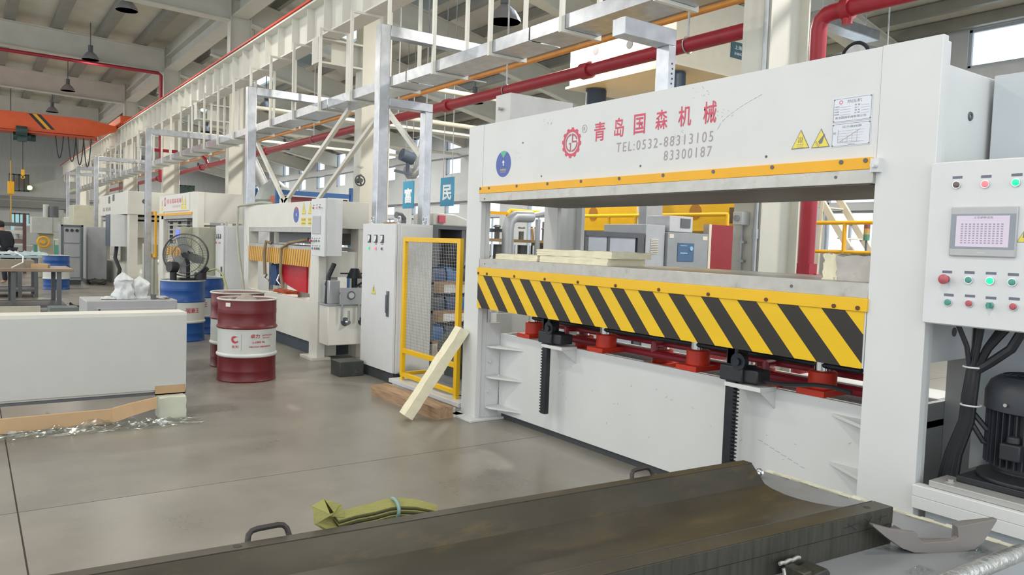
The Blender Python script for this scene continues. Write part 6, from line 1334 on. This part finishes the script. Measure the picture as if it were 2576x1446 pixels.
# wall mounted fan and flexible hose between the columns
wf = thing('wall_fan', 'dark fan on a bracket at the second hall column', 'fan', (5.3, 12.2, 2.6))
part('cage', MB().ring((5.32, 11.98, 2.48), .085, .012, 'y', 24, 6).cyl((5.32, 11.95, 2.48), (5.32, 12.06, 2.48), .04), dkf, wf)
for i in range(4): a = i*PI/2+.3; part('blade', MB().bar((5.32, 11.98, 2.48), (5.32+.08*math.cos(a), 11.98, 2.48+.08*math.sin(a)), .008, .05, up=(0, 1, 0)), dkf, wf)
part('bracket', MB().bar((5.32, 12.06, 2.48), (5.42, 12.16, 2.6), .03).bar((5.3, 12.1, 2.72), (5.45, 12.18, 2.72), .03), galvd, wf)
fh = thing('ventilation_hose', 'grey flexible extraction hose hanging in a loop beyond the tall portal', 'hose', (8.5, 14.6, 3))
pts = [(7.62, 14.7, 3.05), (7.6, 14.7, 2.97), (7.65, 14.7, 2.91), (7.74, 14.7, 2.92), (7.8, 14.7, 3.0), (7.86, 14.7, 3.1), (7.92, 14.7, 3.4), (7.98, 14.7, 3.7), (8.02, 14.7, 4.0)]
part('hose', MB().tube(pts, .10, 14), mat('grey_flex_hose', 'a8abac', .4, metal=.3, bump=.4, scale=20), fh)
part('motor', MB().cyl((7.35, 14.5, 3.3), (7.62, 14.5, 3.22), .13, n=16).bar((7.5, 14.5, 3.2), (7.5, 14.5, 2.9), .06).bar((7.2, 14.5, 2.95), (7.6, 14.5, 2.9), .05), mat('blue_grey_motor', '5a6a7c', .5), fh)
part('support', MB().cyl((8.02, 14.7, 4.0), (8.02, 14.7, 7.2), .02, n=6), galvd, fh)
fh2 = thing('ventilation_hose', 'grey flexible hose hanging behind the board of the third press', 'hose', (6.6, 22, 3))
part('hose', MB().tube([(6.3, 22, 3.9), (6.5, 22, 3.6), (6.7, 22, 3.2), (6.9, 22, 2.8), (7.0, 22, 2.4)], .16, 12), mat('grey_flex_hose', 'a8abac', .4), fh2)
part('hood', MB().lathe([(0, 1.9), (.6, 1.9), (.55, 2.2), (.3, 2.45), (0, 2.5)][::-1], (7.2, 22, 0), 20).box(7.0, 21.8, 0, 7.4, 22.2, 1.9), darkin, fh2)
dt = thing('air_duct', 'shiny galvanised duct hanging from the right bay roof', 'duct', (12.1, 7.5, 5.4))
part('duct', MB().box(11.2, 7.5, 5.28, 13.0, 7.8, 5.45), galv, dt, bevel=.01)
part('hanger_rod', MB().cyl((11.5, 7.65, 5.45), (11.5, 7.65, 6.58), .015, n=6).cyl((12.8, 7.65, 5.45), (12.8, 7.65, 6.32), .015, n=6), galvd, dt)
dt2 = thing('round_duct', 'silver round duct end above the nearest press crown', 'duct', (11, 6.9, 4.9))
part('duct', MB().cyl((11.3, 6.9, 4.6), (13.5, 6.9, 4.7), .22, n=24), galv, dt2)
part('rim', MB().ring((11.3, 6.9, 4.6), .22, .03, 'x', 24, 6), blacks, dt2)
part('hanger_rod', MB().cyl((12.2, 6.9, 4.85), (12.2, 6.9, 6.4), .015, n=6), galvd, dt2)

# ================================================================== HIGH BAY LAMPS
def lamp(x, y, z, top, label, group, energy=260, lit=True):
    t = thing('high_bay_lamp', label, 'lamp', (x, y, z), group)
    part('shade', MB().lathe([(.26, z), (.24, z+.06), (.17, z+.17), (.09, z+.24), (.06, z+.27), (.055, z+.27), (.085, z+.235), (.16, z+.165), (.23, z+.06), (.25, z)], (x, y, 0), 24), mat('lamp_shade_aluminium', 'a6a9b4', .3, metal=.6), t)
    part('ballast', MB().cyl((x, y, z+.27), (x, y, z+.45), .07, n=16), darkin, t)
    part('stem', MB().cyl((x, y, z+.45), (x, y, top), .015, n=6), darkin, t)
    part('bulb', MB().lathe([(0, z+.2), (.05, z+.18), (.07, z+.12), (.05, z+.06), (0, z+.04)], (x, y, 0), 14), mat('lit_bulb', 'fff4dc', .4, emit=14) if lit else mat('unlit_bulb', 'd8d8d8', .3), t)
    if lit:
        ld_ = bpy.data.lights.new('lamp_light', 'AREA'); ld_.shape = 'DISK'; ld_.size = .48; ld_.energy = energy; ld_.color = (1, .95, .86)
        lo = bpy.data.objects.new('lamp_light', ld_); COL.objects.link(lo); lo.parent = t; lo.location = (0, 0, -.02)
lamp(6.77, 10.0, 4.93, 7.4, 'grey bell shaped high bay lamp hanging above the cable tray, unlit', 'high bay lamps of the right bay', lit=False)
for j in range(8):
    for i, x in enumerate((-6.2, -1.6, 3.15)):
        y = .6+6.8*j; lamp(x, y, 6.85, zL(x)-.02, 'lit high bay lamp of the left bay, %s row, %s line' % (ORD[j], ('outer', 'middle', 'inner')[i]), 'high bay lamps of the left bay', LAMP_E*(1.3, 1.3, .6)[i])
for j in range(7):
    for i, x in enumerate((8.4, 11.8)):
        y = 2.6+8.1*j; lamp(x, y, 5.9 if x < 10 else 5.5, zR(x)-.02, 'added lit high bay lamp brightening the right bay, %s row, %s line' % (ORD[j], ('inner', 'outer')[i]), 'high bay lamps of the right bay', LAMP_R*(1, .45)[i])  # lit lamps added to brighten the right bay, not known fixtures
gl = thing('indicator_lamp', 'small glowing green yellow lamp by the far wall upper window', 'lamp', (3.05, 55.6, 3.9))
part('lens', MB().cyl((3.05, 55.5, 3.96), (3.05, 55.62, 3.96), .13, n=14), mat('green_glow', 'c8f06a', .4, emit=9), gl)
part('housing', MB().box(2.9, 55.62, 3.8, 3.2, 55.98, 4.12), darkin, gl)
